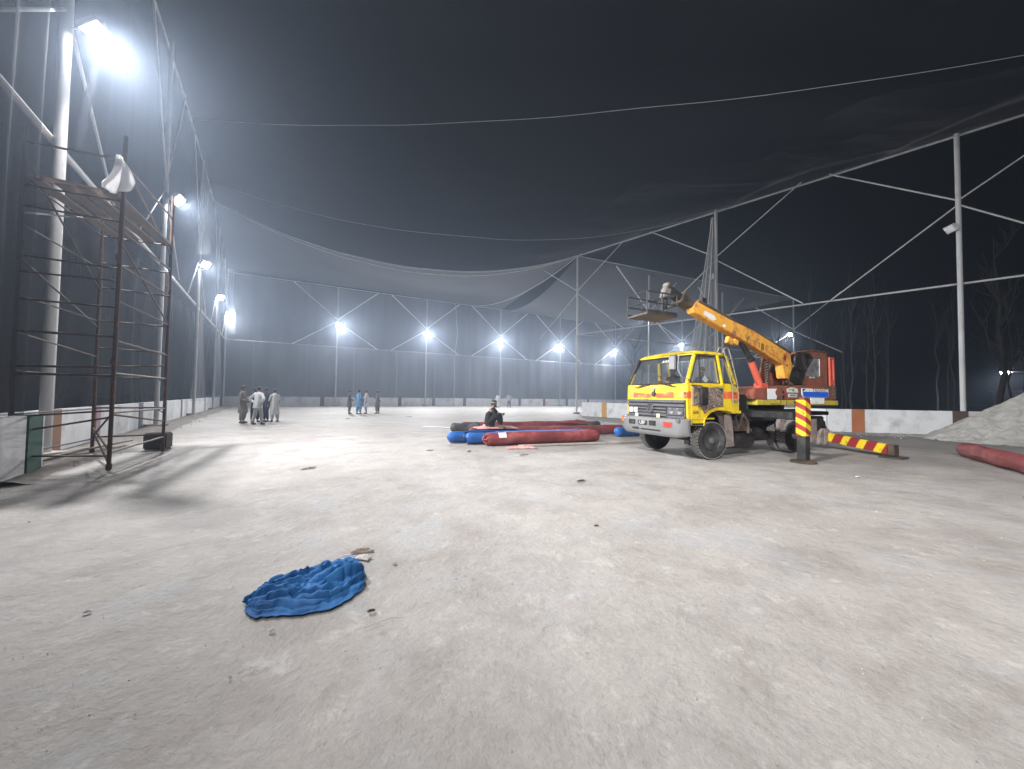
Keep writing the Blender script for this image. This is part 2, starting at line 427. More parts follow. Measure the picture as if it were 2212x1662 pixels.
M_fold = mat_net('bunched_netting', (0.36, 0.37, 0.40), 0.10, 0.6, (0.5, 0.5, 0.2))
LTOP = [V3(PN[2], Z_LTOP), V3(PL[0], Z_LTOP), V3((-23.5, 28.5), 16.4)]
def nets():
    # roof: between the left top line and the right top pipe
    Lf = Vector((-23.5, 28.5, 16.4)); Rf = V3(PA, Z_TOP)
    Ls = [Lf, V3((-17.9, 20.0), Z_LTOP), V3((-5.6, 0.8), Z_LTOP), V3(PN[2], Z_LTOP)]
    Rs = [Rf, V3((28.2, 9.9), Z_TOP), V3((42, -4), Z_TOP), V3((50, -12), Z_TOP)]
    VS = [0.0, 0.36, 0.7, 1.0]
    def edge(P_, v):
        i = 0 if v < VS[1] else (1 if v < VS[2] else 2)
        return lerp(P_[i], P_[i + 1], (v - VS[i]) / (VS[i + 1] - VS[i]))
    def roof(u, v):
        p = lerp(edge(Ls, v), edge(Rs, v), u)
        s = 3.1 - 3.2 * min(v, .36) + (1.0 * (v - .36) if v > .36 else 0)
        # the net bellies down between its cross ropes
        belly = 0.45 * abs(math.sin(math.pi * v / 0.12)) if v < 0.36 else 0.5 * abs(math.sin(math.pi * (v - .36) / .17))
        p.z -= (s + belly) * 4 * u * (1 - u)
        fold = max(0, (u - 0.55) / 0.45)
        p.z -= 0.9 * fold * (1 - fold) * (0.5 + 0.5 * math.sin(v * 60 + 2 * math.sin(v * 23)))
        p.z += 0.08 * noise.noise(Vector((u * 9, v * 14, 0)))
        return p
    r_a = [roof(i / 40, 0.0) + Vector((0, 0, 0.02)) for i in range(41)]
    r_b = [roof(i / 40, 0.36) + Vector((0, 0, 0.02)) for i in range(41)]
    r_c = [roof(i / 40, 0.12) + Vector((0, 0, 0.02)) for i in range(41)]
    r_d = [r_a[i] + Vector((0, 0.5 * math.sin(math.pi * i / 40), -0.25 * math.sin(math.pi * i / 40))) for i in range(41)]
    left_edge = [roof(0, i / 30) for i in range(31)]
    rn = net('roof_net', roof, 60, 100, M_roof, 'vast dark roof net sagging overhead with pale cross ropes', [r_a, left_edge], 0.045)
    MB().path(r_d, 0.03, 6).build('edge_rope', M_rope, rn, True)
    MB().path(r_b, 0.011, 6).build('edge_rope', M_rope, rn, True)
    MB().path(r_c, 0.010, 6).build('edge_rope', M_rope, rn, True)
    # bunched folds of net hanging in shallow loops along the right top pipe
    ra, rb2 = V3(PA, 0), V3(PR[3], 0); rd = (rb2 - ra).normalized(); rn2 = Vector((rd.y, -rd.x, 0)); rn2 = rn2 if rn2.dot(Vector((-1, -1, 0))) > 0 else -rn2
    for s0, LL, dd, ww in ((0.5, 7, 1.6, .35), (4, 9, 2.6, .3), (9, 8, 2.0, .4), (12, 9, 3.2, .3), (16, 8, 2.2, .45), (19, 10, 3.4, .3), (24, 9, 2.4, .4)):
        def fold(u, v, s0=s0, LL=LL, dd=dd, ww=ww):
            k = 4 * u * (1 - u); p = ra + rd * (s0 + LL * u) + rn2 * (dd * k + (v - 0.5) * ww * k)
            p.z = Z_TOP - 0.03 - 0.85 * k + 0.06 * math.sin(v * 9 + u * 13); return p
        MB().sheet(fold, 30, 6).build('net_fold', M_fold, rn, True)
    for width, dip, am in ((4.5, 1.1, 1.3), (8.5, 2.0, 2.6)):
        def drape(u, v, width=width, dip=dip, am=am):
            ww = width + am * noise.noise(Vector((u * 9, width, 0))) ; p = ra + rd * (41 * u) + rn2 * (ww * v)
            p.z = Z_TOP - 0.02 - dip * math.sin(math.pi * v * 0.55) + 0.15 * math.sin(v * 11 + u * 21) * v; return p
        MB().sheet(drape, 120, 16).build('net_drape', M_drape, rn, True)
    # far roof bay
    def roof2(u, v):
        a = lerp(Lf, V3(PC, 14.6), v); b = lerp(Rf, V3(PF[2], Z_TOP), v); p = lerp(a, b, u)
        p.z -= (3.1 * (1 - v) + 0.5 * v * (1 - v)) * 4 * u * (1 - u)
        return p
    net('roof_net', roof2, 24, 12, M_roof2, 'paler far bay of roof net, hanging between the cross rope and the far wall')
    def roof3(u, v):
        a = lerp(Rf, V3(PB, Z_TOP), v); b = lerp(V3(PF[2], Z_TOP), V3(PD, Z_TOP), min(1, v * 1.2)); p = lerp(a, b, u)
        p.z -= 1.6 * 4 * u * (1 - u) * (1 - 0.5 * v)
        return p
    rp = catenary(Rf, lerp(V3(PF[1], Z_TOP), V3(PF[2], Z_TOP), 0.55), 1.4)
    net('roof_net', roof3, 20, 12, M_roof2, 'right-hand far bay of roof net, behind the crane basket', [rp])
    # vertical nets
    def vert(p, q, z0, z1, bulge=0.4, sagtop=0.0):
        def fn(u, v):
            b = lerp(V3(p, 0), V3(q, 0), u); d = Vector((q[0] - p[0], q[1] - p[1], 0)).normalized(); n_ = Vector((-d.y, d.x, 0))
            b += n_ * (0.42 + bulge * 0.5 * math.sin(u * 23) * math.sin(v * math.pi) + 0.04 * math.sin(u * 190))
            b.z = z0 + (z1 - z0) * v; return b
        return fn
    PC2 = (PC[0], PC[1])
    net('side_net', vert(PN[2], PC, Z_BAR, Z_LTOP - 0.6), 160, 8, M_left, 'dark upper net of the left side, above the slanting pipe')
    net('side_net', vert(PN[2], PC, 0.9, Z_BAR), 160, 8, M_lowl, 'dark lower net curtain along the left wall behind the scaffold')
    net('side_net', vert(PC, PD, Z_BAR, Z_TOP), 200, 8, M_far, 'pale upper net of the far side, behind the lamps')
    net('side_net', vert(PC, PD, 0.9, Z_BAR), 200, 8, M_lower, 'grey lower net curtain hanging along the far wall')
    fc = [o for o in bpy.data.objects if o.name.startswith('side_net')][-1]
    for k in range(11):
        q = lerp(V3(PC, 0), V3(PD, 0), (k + 0.5) / 11.0)
        MB().path([Vector((q.x, q.y, 1.0)), Vector((q.x + .1, q.y, 3.8)), Vector((q.x, q.y, Z_BAR))], 0.018, 4).build('seam', M_rope, fc)
    net('side_net', vert(PD, PB, 0.9, Z_TOP), 20, 6, M_far2, 'faint net at the far right end, above the crane house')
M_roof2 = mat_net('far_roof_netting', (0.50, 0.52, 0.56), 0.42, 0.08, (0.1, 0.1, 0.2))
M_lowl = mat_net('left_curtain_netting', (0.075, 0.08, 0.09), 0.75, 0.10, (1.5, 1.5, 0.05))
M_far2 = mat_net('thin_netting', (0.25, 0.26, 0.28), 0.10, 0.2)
nets()

# ------------------------------------------------------------------ low walls
def low_wall(p, q, h, label, stripes, thick=0.2, m=M_wall, first=True, dist=0.0):
    d = Vector((q[0] - p[0], q[1] - p[1], 0)); L = d.length; ang = math.atan2(d.y, d.x)
    t = thing('low_wall', label, 'wall', V3(p, 0), ang)
    s = sorted(stripes); x = 0.0; edges = [0.0] + [a for a, w, c in s for _ in (0,)] 
    cur = 0.0
    for a, w, c in s + [(L, 0, None)]:
        if a - cur > 0.05:
            MB().bb((cur + 0.004, -thick / 2, 0), (a - 0.004, thick / 2, h)).build('wall_panel', m, t, bevel=0.008)
        if c: MB().bb((a, -thick / 2 - 0.02, 0), (a + w, thick / 2 + 0.02, h + 0.004)).build('pilaster', c, t, bevel=0.008)
        cur = a + w
    return t
P_or2 = mat('faded_orange_paint', (0.24, 0.12, 0.07), 0.8, 0, (0.3, 0.2, 0.12), 0.5, 2.0)
P_or = mat('orange_paint', (0.38, 0.14, 0.06), 0.75, 0, (0.3, 0.2, 0.12), 0.5, 2.0)
P_gr = mat('green_paint', (0.025, 0.10, 0.07), 0.75, 0, (0.1, 0.1, 0.09), 0.4, 2.0)
P_br = mat('brown_paint', (0.10, 0.065, 0.055), 0.75)
P_gy = mat('grey_blue_paint', (0.17, 0.20, 0.24), 0.75)
P_ye = mat('ochre_paint', (0.55, 0.30, 0.06), 0.75)
P_ye2 = mat('faded_ochre_paint', (0.36, 0.28, 0.17), 0.75)
P_pk = mat('mauve_paint', (0.36, 0.24, 0.28), 0.75)
def walls():
    off = lambda p, q, dd: None
    # left wall sits just behind the poles
    a, b = Vector((*PL[0], 0)), Vector((*PC, 0)); d = (b - a).normalized(); n_ = Vector((-d.y, d.x, 0)) * 0.35
    st = a - d * 1.2 + n_; en = b + n_ + d * 0.3
    low_wall(st, en, 1.02, 'long low white wall down the left side behind the scaffold', [(2.2, 0.5, P_or2), (4.9, 0.35, P_pk), (9.3, 0.5, P_gy), (13.6, .4, P_gy), (17.6, .4, P_gy), (22, .4, P_gy), (27, .4, P_gy), (32, .4, P_gy)])
    # nearer offset piece with a green stripe
    st2 = Vector((-8.75, 6.85, 0)); d2 = Vector((0.55, -0.835, 0)).normalized()
    low_wall(st2, st2 + d2 * 14, 1.05, 'nearer end of the left wall with a green stripe, at the picture edge', [(0.12, 0.5, P_gr), (6.0, .5, P_or)])
    # far wall
    a, b = Vector((*PC, 0)), Vector((*PD, 0)); d = (b - a).normalized(); n_ = Vector((-d.y, d.x, 0)) * 0.35
    L = (b - a).length; s = []
    cols = [P_gy, P_or2, P_gy, P_or2, P_gy, P_gy, P_ye2, P_gy, P_or2, P_gy, P_gy]
    for i, c in enumerate(cols): s.append((4.6 + i * 4.45, 0.42, c))
    low_wall(a + n_, b + n_ + d * 2, 1.08, 'low white wall along the far end, with coloured pilasters', s)
    low_wall(V3(PD, 0), V3(PB, 0), 1.08, 'low wall of the far right end, hidden behind the truck', [(4, .4, P_or), (12, .4, P_gy)])
    # near right wall
    low_wall(V3((5.6, 29.3), 0), V3((15.2, 17.9), 0), 1.08, 'low white wall beside the truck cab, starting at the inner corner', [(1.9, 0.42, P_ye), (7.0, .4, P_gy)])
    low_wall(V3((15.2, 17.88), 0), V3((34, 13.2), 0), 1.08, 'low white wall behind the crane, with orange and brown pilasters', [(0.95, 0.5, P_or), (4.75, 0.55, P_br), (9.5, .5, P_gy)])
walls()

# ------------------------------------------------------------------ haze
def haze():
    m = bpy.data.materials.new('thin_night_haze'); m.use_nodes = True; ns = m.node_tree.nodes; ls = m.node_tree.links
    for n_ in list(ns):
        if n_.type != 'OUTPUT_MATERIAL': ns.remove(n_)
    v = ns.new("ShaderNodeVolumePrincipled"); v.inputs['Color'].default_value = (0.64, 0.77, 1.0, 1)
    v.inputs['Density'].default_value = HAZE_D; v.inputs['Anisotropy'].default_value = 0.70
    ls.new(v.outputs[0], ns["Material Output"].inputs['Volume'])
    o = MB().bb((-142, -62, -1.2), (142, 182, 26)).build('haze', m); kind(o, 'stuff')
haze()

# ================================================================== crane truck
TR_ROT = rad(23.0); TR_POS = (4.18, 8.83, 0)
Y_ = mat('yellow_cab_paint', (0.72, 0.52, 0.020), 0.42, 0, (0.34, 0.22, 0.07), 0.85, 3.4, 0.53, 0.64, var=0.06, bmp=0.06, bscale=30)
O_ = mat('orange_red_paint', (0.72, 0.10, 0.045), 0.5, 0, (0.75, 0.35, 0.10), 0.8, 5.0, 0.5, 0.62, var=0.12, bmp=0.05)
RB = mat('faded_red_body', (0.27, 0.075, 0.05), 0.6, 0, (0.13, 0.075, 0.045), 0.95, 2.8, 0.42, 0.58, var=0.2, bmp=0.15)
RC = mat('bright_red_cylinder', (0.55, 0.10, 0.06), 0.45, 0, (0.3, 0.12, 0.08), 0.5, 5)
BY = mat('boom_yellow', (0.70, 0.34, 0.05), 0.45, 0, (0.36, 0.16, 0.06), 0.9, 5.5, 0.50, 0.60, var=0.10, bmp=0.1)
YB = mat('dull_yellow_band', (0.52, 0.40, 0.05), 0.55, 0, (0.28, 0.2, 0.1), 0.8, 4, 0.5, 0.66)
BK = mat('greasy_black', (0.014, 0.013, 0.013), 0.5, 0, (0.07, 0.06, 0.055), 0.7, 3.5, 0.48, 0.66, bmp=0.3)
CH = mat('chassis_dark', (0.018, 0.018, 0.019), 0.6, 0, (0.06, 0.055, 0.05), 0.7, 3.0, 0.48, 0.66, bmp=0.3)
BR = mat('greasy_brown_steel', (0.10, 0.07, 0.05), 0.55, 0, (0.03, 0.025, 0.02), 0.9, 3.5, 0.42, 0.6, bmp=0.3)
TY = mat('tyre_rubber', (0.022, 0.022, 0.023), 0.85, 0, (0.16, 0.15, 0.14), 0.5, 4.0, 0.45, 0.7, bmp=0.3)
TD = mat('dusty_tread', (0.24, 0.23, 0.22), 0.9, 0, (0.07, 0.07, 0.07), 0.6, 6.0, bmp=0.5)
GM = mat('grey_grille_plastic', (0.13, 0.13, 0.138), 0.4, 0.25, (0.06, 0.06, 0.06), 0.6, 6.0, stretch=(1, 1, 3))
BU = mat('bumper_chrome_paint', (0.22, 0.218, 0.22), 0.36, 0.3, (0.26, 0.24, 0.23), 0.6, 2.2, 0.5, 0.72, bmp=0.05)
WP = mat('white_print', (0.75, 0.76, 0.75), 0.6)
WD = mat('white_dirty_paint', (0.62, 0.61, 0.58), 0.6, 0, (0.35, 0.32, 0.28), 0.6, 4)
BP = mat('blue_print', (0.012, 0.11, 0.62), 0.5)
NV = mat('dark_blue_print', (0.02, 0.03, 0.16), 0.5)
BKP = mat('black_print', (0.012, 0.012, 0.014), 0.6)
RDP = mat('dark_red_print', (0.28, 0.02, 0.02), 0.5)
RBK = mat('dull_brown_red_print', (0.45, 0.12, 0.04), 0.6)
SK = mat('skin', (0.28, 0.155, 0.10), 0.6, var=0.05, bmp=0)
MF = mat('pale_mud_flap', (0.27, 0.22, 0.205), 0.8, 0, (0.12, 0.09, 0.08), 0.8, 5.0, 0.46, 0.62)
AM = mat('amber_lens', (0.62, 0.33, 0.14), 0.25)
RL = mat('red_lens', (0.42, 0.05, 0.03), 0.2)
HLM = mat('headlamp_reflector', (0.75, 0.75, 0.78), 0.1, 0.9, bmp=0, bscale=30)
MI = mat('mirror_back', (0.21, 0.21, 0.22), 0.4)
SEAT = mat('dark_seat_vinyl', (0.02, 0.02, 0.022), 0.7)
def mat_glass(name, tint=(0.6, 0.68, 0.7), a=0.22):
    m, ns, ls, b = nt(name)
    tr = ns.new("ShaderNodeBsdfTransparent"); tr.inputs[0].default_value = (*tint, 1)
    gl = ns.new("ShaderNodeBsdfGlossy"); gl.inputs[0].default_value = (0.9, 0.95, 1, 1); gl.inputs[1].default_value = 0.06
    df = ns.new("ShaderNodeBsdfDiffuse"); df.inputs[0].default_value = (0.35, 0.36, 0.37, 1)
    lw_ = ns.new("ShaderNodeLayerWeight"); lw_.inputs[0].default_value = 0.5
    pw = ns.new("ShaderNodeMath"); pw.operation = 'POWER'; ls.new(lw_.outputs['Facing'], pw.inputs[0]); pw.inputs[1].default_value = 3.0
    fr = ns.new("ShaderNodeMath"); fr.operation = 'MULTIPLY_ADD'; ls.new(pw.outputs[0], fr.inputs[0]); fr.inputs[1].default_value = 0.5; fr.inputs[2].default_value = 0.05
    v = coords(ns, ls); n = noise_n(ns, ls, 5, 5, 0.6, v); r = ramp(ns, [(0.35, (a * 0.5,) * 3), (0.7, (a,) * 3)]); ls.new(n.outputs[0], r.inputs[0])
    m1 = ns.new("ShaderNodeMixShader"); ls.new(r.outputs[0], m1.inputs[0]); ls.new(tr.outputs[0], m1.inputs[1]); ls.new(df.outputs[0], m1.inputs[2])
    m2 = ns.new("ShaderNodeMixShader"); ls.new(fr.outputs[0], m2.inputs[0]); ls.new(m1.outputs[0], m2.inputs[1]); ls.new(gl.outputs[0], m2.inputs[2])
    ls.new(m2.outputs[0], ns["Material Output"].inputs[0]); MATS[name] = m; return m
GL = mat_glass('dusty_glass', (0.88, 0.92, 0.93), 0.10)
GLS = mat_glass('dusty_side_glass', (0.9, 0.92, 0.93), 0.34)
def mat_stripes(name, c1, c2, angle, period, kind_='xz', duty=0.5):
    m, ns, ls, b = nt(name)
    v = coords(ns, ls, (1, 1, 1)); sp = ns.new("ShaderNodeSeparateXYZ"); ls.new(v, sp.inputs[0])
    def mul(a, k):
        q = ns.new("ShaderNodeMath"); q.operation = 'MULTIPLY'; ls.new(a, q.inputs[0]); q.inputs[1].default_value = k; return q.outputs[0]
    a1 = mul(sp.outputs['XYZ'.index(kind_[0].upper())], math.sin(angle) / period); a2 = mul(sp.outputs['XYZ'.index(kind_[1].upper())], math.cos(angle) / period)
    a3 = mul(sp.outputs['Y'], (-math.sin(angle) / period) if kind_ != 'yz' else 0)
    ad = ns.new("ShaderNodeMath"); ad.operation = 'ADD'; ls.new(a1, ad.inputs[0]); ls.new(a2, ad.inputs[1])
    ad2 = ns.new("ShaderNodeMath"); ad2.operation = 'ADD'; ls.new(ad.outputs[0], ad2.inputs[0]); ls.new(a3, ad2.inputs[1])
    fr = ns.new("ShaderNodeMath"); fr.operation = 'FRACT'; ls.new(ad2.outputs[0], fr.inputs[0])
    gt = ns.new("ShaderNodeMath"); gt.operation = 'GREATER_THAN'; ls.new(fr.outputs[0], gt.inputs[0]); gt.inputs[1].default_value = duty
    col = mixc(ns, ls, gt.outputs[0], c1, c2)
    n2 = noise_n(ns, ls, 9, 6, 0.65, v); r2 = ramp(ns, [(0.56, (0, 0, 0)), (0.66, (0.7,) * 3)]); ls.new(n2.outputs[0], r2.inputs[0])
    col = mixc(ns, ls, r2.outputs[0], col, (0.09, 0.06, 0.04))
    ls.new(col, b.inputs['Base Color']); b.inputs['Roughness'].default_value = 0.5
    MATS[name] = m; return m
ST1 = mat_stripes('hazard_stripes_upright', (0.72, 0.52, 0.02), (0.30, 0.03, 0.03), rad(28), 0.225)
ST2 = mat_stripes('hazard_stripes_beam', (0.26, 0.025, 0.025), (0.72, 0.52, 0.02), rad(64), 0.40, 'yz', 0.56)
def mat_door():
    m, ns, ls, b = nt('scraped_door_paint')
    v = coords(ns, ls, (1, 1, 2.2))
    n = noise_n(ns, ls, 11, 9, 0.78, v, 1.5); r = ramp(ns, [(0.40, (0.045, 0.028, 0.022)), (0.5, (0.15, 0.10, 0.08)), (0.56, (0.38, 0.31, 0.25)), (0.7, (0.5, 0.45, 0.4))]); ls.new(n.outputs[0], r.inputs[0])
    ls.new(r.outputs[0], b.inputs['Base Color']); b.inputs['Roughness'].default_value = 0.7
    ls.new(bump(ns, ls, n.outputs[0], 0.4, 0.004), b.inputs['Normal']); MATS['door'] = m; return m
DR = mat_door()

def wheel(parent, x, y, r=0.46, w=0.25, outward=-1, steer=0.0, name='wheel', dual=False):
    t = bpy.data.objects.new(name, None); COL.objects.link(t); t.parent = parent; t.location = (x, y, r); t.rotation_euler = (0, 0, steer)
    s = outward
    ws = [(0, w)] if not dual else [(0, w), (-s * (w + 0.03), w)]
    tyre = MB(); tread = MB()
    for off, ww in ws:
        h = ww / 2
        tyre.lathe([(r * 0.56, off - h * 0.75), (r * 0.62, off - h * 0.95), (r * 0.80, off - h * 1.04), (r * 0.93, off - h * 0.98), (r * 0.975, off - h * 0.86),
                    (r * 0.975, off + h * 0.86), (r * 0.93, off + h * 0.98), (r * 0.80, off + h * 1.04), (r * 0.62, off + h * 0.95), (r * 0.56, off + h * 0.75)], (0, 0, 0), 'y', 40)
        for k in range(36):
            a = 2 * math.pi * k / 36
            for row, (yy, wl) in enumerate(((-h * 0.55, h * 0.5), (0, h * 0.42), (h * 0.55, h * 0.5))):
                aa = a + (row % 2) * math.pi / 36
                M = Matrix.Rotation(-aa, 3, 'Y')
                tread.box(M @ Vector((r * 0.982, 0, 0)) + Vector((0, off + yy, 0)), (0.02, wl * 1.5, r * 0.13), rot=M)
    tyre.build('tyre', TY, t, True); kind(tread.build('tread_block', TD, t), 'stuff')
    h = w / 2
    MB().lathe([(r * 0.57, s * h * 0.7), (r * 0.55, s * h * 0.86), (r * 0.5, s * h * 0.6), (r * 0.44, s * h * 0.2), (r * 0.26, s * h * 0.3), (r * 0.24, s * h * 0.5), (r * 0.05, s * h * 0.5)], (0, 0, 0), 'y', 32).build('rim', mat('dark_rim', (0.035, 0.035, 0.037), 0.5, 0.3, (0.12, 0.11, 0.10), 0.6, 6), t, True)
    MB().lathe([(r * 0.17, s * h * 0.4), (r * 0.16, s * h * 0.95), (r * 0.1, s * h * 1.05), (0.01, s * h * 1.05)], (0, 0, 0), 'y', 20).build('hub', mat('hub_steel', (0.2, 0.2, 0.2), 0.4, 0.6), t, True)
    nb = MB()
    for k in range(8):
        a = 2 * math.pi * k / 8; nb.bar((r * 0.34 * math.cos(a), s * h * 0.3, r * 0.34 * math.sin(a)), (r * 0.34 * math.cos(a), s * h * 0.5, r * 0.34 * math.sin(a)), 0.016, 6)
    nb.build('wheel_nuts', mat('nut_steel', (0.15, 0.14, 0.13), 0.5, 0.5), t)
    return t

def truck():
    T = thing('crane_truck', 'yellow cab truck with orange telescopic crane boom, red crane house and scraped brown door', 'crane truck', TR_POS, TR_ROT)
    W_ = 2.1
    def part(mb, name, m, smooth=False, bevel=0.0): return mb.build(name, m, T, smooth, bevel)
    def sub(mb, name, m, p, smooth=False, bevel=0.0): return mb.build(name, m, p, smooth, bevel)
    arch = [(0.50, 0.84), (0.53, 0.95), (0.60, 1.06), (0.72, 1.15), (0.88, 1.20), (1.05, 1.215), (1.25, 1.205), (1.46, 1.17), (1.50, 1.13), (1.82, 1.13)]
    # ---------------- cab body: two sides, floor, back, roof, front
    cab = MB()
    side_prof = [(0.02, 0.98), (0.0, 1.46), (0.01, 1.84), (0.13, 1.845)] + [(1.68, 1.845), (1.79, 1.72), (1.82, 1.60), (1.82, 1.13)] + list(reversed(arch[:-1])) + [(0.20, 0.84), (0.06, 0.9)]
    cab.prism(side_prof, 'y', 0.0, 0.05); cab.prism(side_prof, 'y', W_ - 0.05, W_)
    cab.bb((0.06, 0.052, 0.95), (0.10, W_ - 0.052, 1.47))
    cab.bb((1.0, 0.052, 1.22), (1.80, W_ - 0.052, 1.27)); cab.bb((0.1, 0.052, 0.98), (1.0, W_ - 0.052, 1.02))
    cab.bb((1.74, 0.052, 1.272), (1.80, W_ - 0.052, 1.60)); cab.bb((1.70, 0.052, 1.604), (1.75, W_ - 0.052, 1.85))
    body = part(cab, 'cab_body', Y_, bevel=0.012)
    # front panel with a slight crown
    fp = MB()
    def front_x(y, z): return 0.028 - 0.05 * (1 - ((y - 1.05) / 1.05) ** 2) + (0.0 if z < 1.7 else (z - 1.7) * 0.08)
    fp.sheet(lambda u, v: (front_x(u * 2.1, 1.455 + v * 0.385), u * 2.1, 1.455 + v * 0.385), 24, 6)
    fpo = part(fp, 'front_panel', Y_, True)
    st = MB()
    def stripe(y0, y1, z0, z1, dx=0.006): st.sheet(lambda u, v: (front_x(y0 + u * (y1 - y0), z0 + v * (z1 - z0)) - dx, y0 + u * (y1 - y0), z0 + v * (z1 - z0)), 12, 2)
    st.sheet(lambda u, v: (front_x(0.40 + u * .56, 1.5) - 0.006, 0.40 + u * .56, 1.50 + v * (0.155 - 0.05 * u ** 2)), 10, 2)
    st.sheet(lambda u, v: (front_x(1.13 + u * .72, 1.5) - 0.006, 1.13 + u * .72, 1.50 + v * (0.11 + 0.05 * u ** 2)), 10, 2)
    sub(st, 'orange_stripe', O_, fpo, True)
    sub(MB().bb((-0.006, 0.0, 1.50), (0.02, 0.09, 1.66)), 'orange_corner', O_, fpo)
    for y0, y1 in ((0.12, 0.40), (1.86, 2.04)):
        sub(MB().bb((-0.012 + abs(y0 - 1.05) * 0.02, y0, 1.53), (0.02, y1, 1.655)), 'marker_lamp', AM, fpo, bevel=0.01)
    sub(MB().lathe([(0.06, -0.05), (0.065, -0.03), (0.05, 0.02)], (-0.03, 1.02, 1.60), 'x', 18), 'black_horn', BK, fpo, True)
    sub(MB().bb((-0.045, 1.0, 1.64), (-0.02, 1.03, 1.72)), 'horn_bracket', BK, fpo)
    sub(MB().bb((-0.032, 0.93, 1.745), (-0.012, 1.32, 1.775)), 'grab_handle', mat('pale_handle', (0.35, 0.35, 0.33), 0.5), fpo, bevel=0.005)
    sub(MB().lathe([(0.03, -0.02), (0.032, 0.0), (0.03, 0.02)], (0.005, 0.055, 1.62), 'x', 14), 'filler_cap', BR, fpo, True)
    # side orange bands + rear quarter
    part(MB().bb((1.24, -0.004, 1.50), (1.815, -0.001, 1.68)), 'orange_band', O_)
    part(MB().bb((0.02, -0.004, 1.50), (0.125, -0.001, 1.67)), 'orange_band', O_)
    # door
    dp = [(0.135, 1.09), (0.135, 1.838), (1.215, 1.838), (1.215, 1.30), (1.0, 1.27), (0.78, 1.235), (0.62, 1.17), (0.52, 1.09)]
    door = part(MB().prism([(0.135, 0.99)] + dp[1:-1] + [(0.56, 1.10), (0.50, 0.99)], 'y', -0.012, -0.001), 'door', Y_, bevel=0.003)
    sub(MB().prism([(0.15, 1.33), (0.15, 1.80), (0.24, 1.815), (0.5, 1.79), (0.8, 1.77), (1.0, 1.80), (1.205, 1.79), (1.205, 1.31), (1.0, 1.285), (0.80, 1.25), (0.66, 1.20), (0.56, 1.12), (0.52, 1.16), (0.44, 1.30)], 'y', -0.016, -0.0125), 'scraped_panel', DR, door)
    sub(MB().prism([(0.15, 1.335), (0.15, 1.78), (0.19, 1.79), (0.19, 1.335)], 'y', -0.02, -0.0165), 'door_edge', mat('pinkish_primer', (0.4, 0.3, 0.27), 0.7), door)
    sub(MB().bb((0.17, -0.02, 1.135), (0.36, -0.0125, 1.20)), 'brand_badge', mat('badge_red', (0.20, 0.03, 0.02), 0.5), door, bevel=0.003)
    text('badge_letters', 'HINO', 0.07, YB, door, (0.265, -0.021, 1.167), (rad(90), 0, 0), 0.001, 1.1)
    sub(MB().bb((1.08, -0.035, 1.72), (1.18, -0.016, 1.75)), 'door_handle', BK, door, bevel=0.005)
    fen = part(MB().sheet(lambda u, v: (arch_pt(arch, u)[0], -0.05 + v * 0.30, arch_pt(arch, u)[1] - 0.002), 36, 3), 'wheel_arch', Y_, True)
    part(MB().sheet(lambda u, v: (arch_pt(arch, u)[0], -0.05, arch_pt(arch, u)[1] - 0.0 + v * 0.07), 36, 1), 'arch_lip', Y_, True)
    part(MB().bb((0.16, -0.03, 0.86), (0.50, 0.06, 0.90)), 'step_plate', BK)
    part(MB().sheet(lambda u, v: (arch_pt(arch, u)[0], W_ + 0.02 - v * 0.3, arch_pt(arch, u)[1] - 0.002), 36, 3), 'wheel_arch', Y_, True)
    # pillars and roof
    pil = MB()
    for y in (0.03, W_ - 0.03):
        yy = 0.045 if y < 1 else W_ - 0.045
        yt = 0.12 if y < 1 else W_ - 0.12
        pil.beam((0.035, yy, 1.84), (0.37, yt, 2.60), 0.07, 0.075, (0, 1, 0))
        pil.beam((1.20, yy, 1.84), (1.11, yt, 2.60), 0.07, 0.13, (0, 1, 0))
        pil.beam((1.69, yy, 1.84), (1.44, yt, 2.60), 0.07, 0.10, (0, 1, 0))
        pil.beam((0.40, yt - 0.0, 2.585), (1.44, yt, 2.61), 0.07, 0.06, (0, 1, 0))
        pil.beam((0.10, yy, 1.86), (1.70, yy, 1.86), 0.055, 0.05, (0, 1, 0))
    pil.beam((0.03, 0.06, 1.845), (0.03, W_ - 0.06, 1.845), 0.05, 0.04)
    pil.beam((0.365, 0.12, 2.60), (0.365, W_ - 0.12, 2.60), 0.06, 0.05)
    part(pil, 'window_pillars', Y_, bevel=0.012)
    part(MB().beam((0.018, W_ - 0.045, 1.86), (0.352, W_ - 0.125, 2.585), 0.085, 0.07, (0, 1, 0)), 'far_pillar', BK)
    part(MB().beam((0.05, W_ - 0.005, 1.86), (0.385, W_ - 0.08, 2.585), 0.02, 0.08, (0, 1, 0)), 'pillar_trim', BK)
    def roof(u, v):
        x = 0.33 + u * 1.13; y = 0.07 + v * (W_ - 0.14)
        eu = min(u, 1 - u) / 0.14; ev = min(v, 1 - v) / 0.08
        z = 2.60 + 0.085 * min(1, max(0, eu)) ** 0.5 * min(1, max(0, ev)) ** 0.5 + 0.035 * math.sin(math.pi * v) + 0.01 * u
        return (x, y, z)
    part(MB().sheet(roof, 36, 36), 'roof', Y_, True)
    part(MB().sheet(lambda u, v: (0.335 + u * 1.12, 0.075 + v * (W_ - 0.15), 2.585), 1, 1), 'headlining', SEAT)
    # glass
    def ws(u, v):
        z = 1.865 + v * 0.70; k = v
        y0, y1 = 0.07 + 0.07 * k, W_ - 0.07 - 0.07 * k; y = y0 + u * (y1 - y0)
        return (0.045 + 0.325 * k - 0.05 * (1 - (2 * u - 1) ** 2), y, z)
    part(MB().sheet(ws, 16, 6), 'windscreen', GL, True)
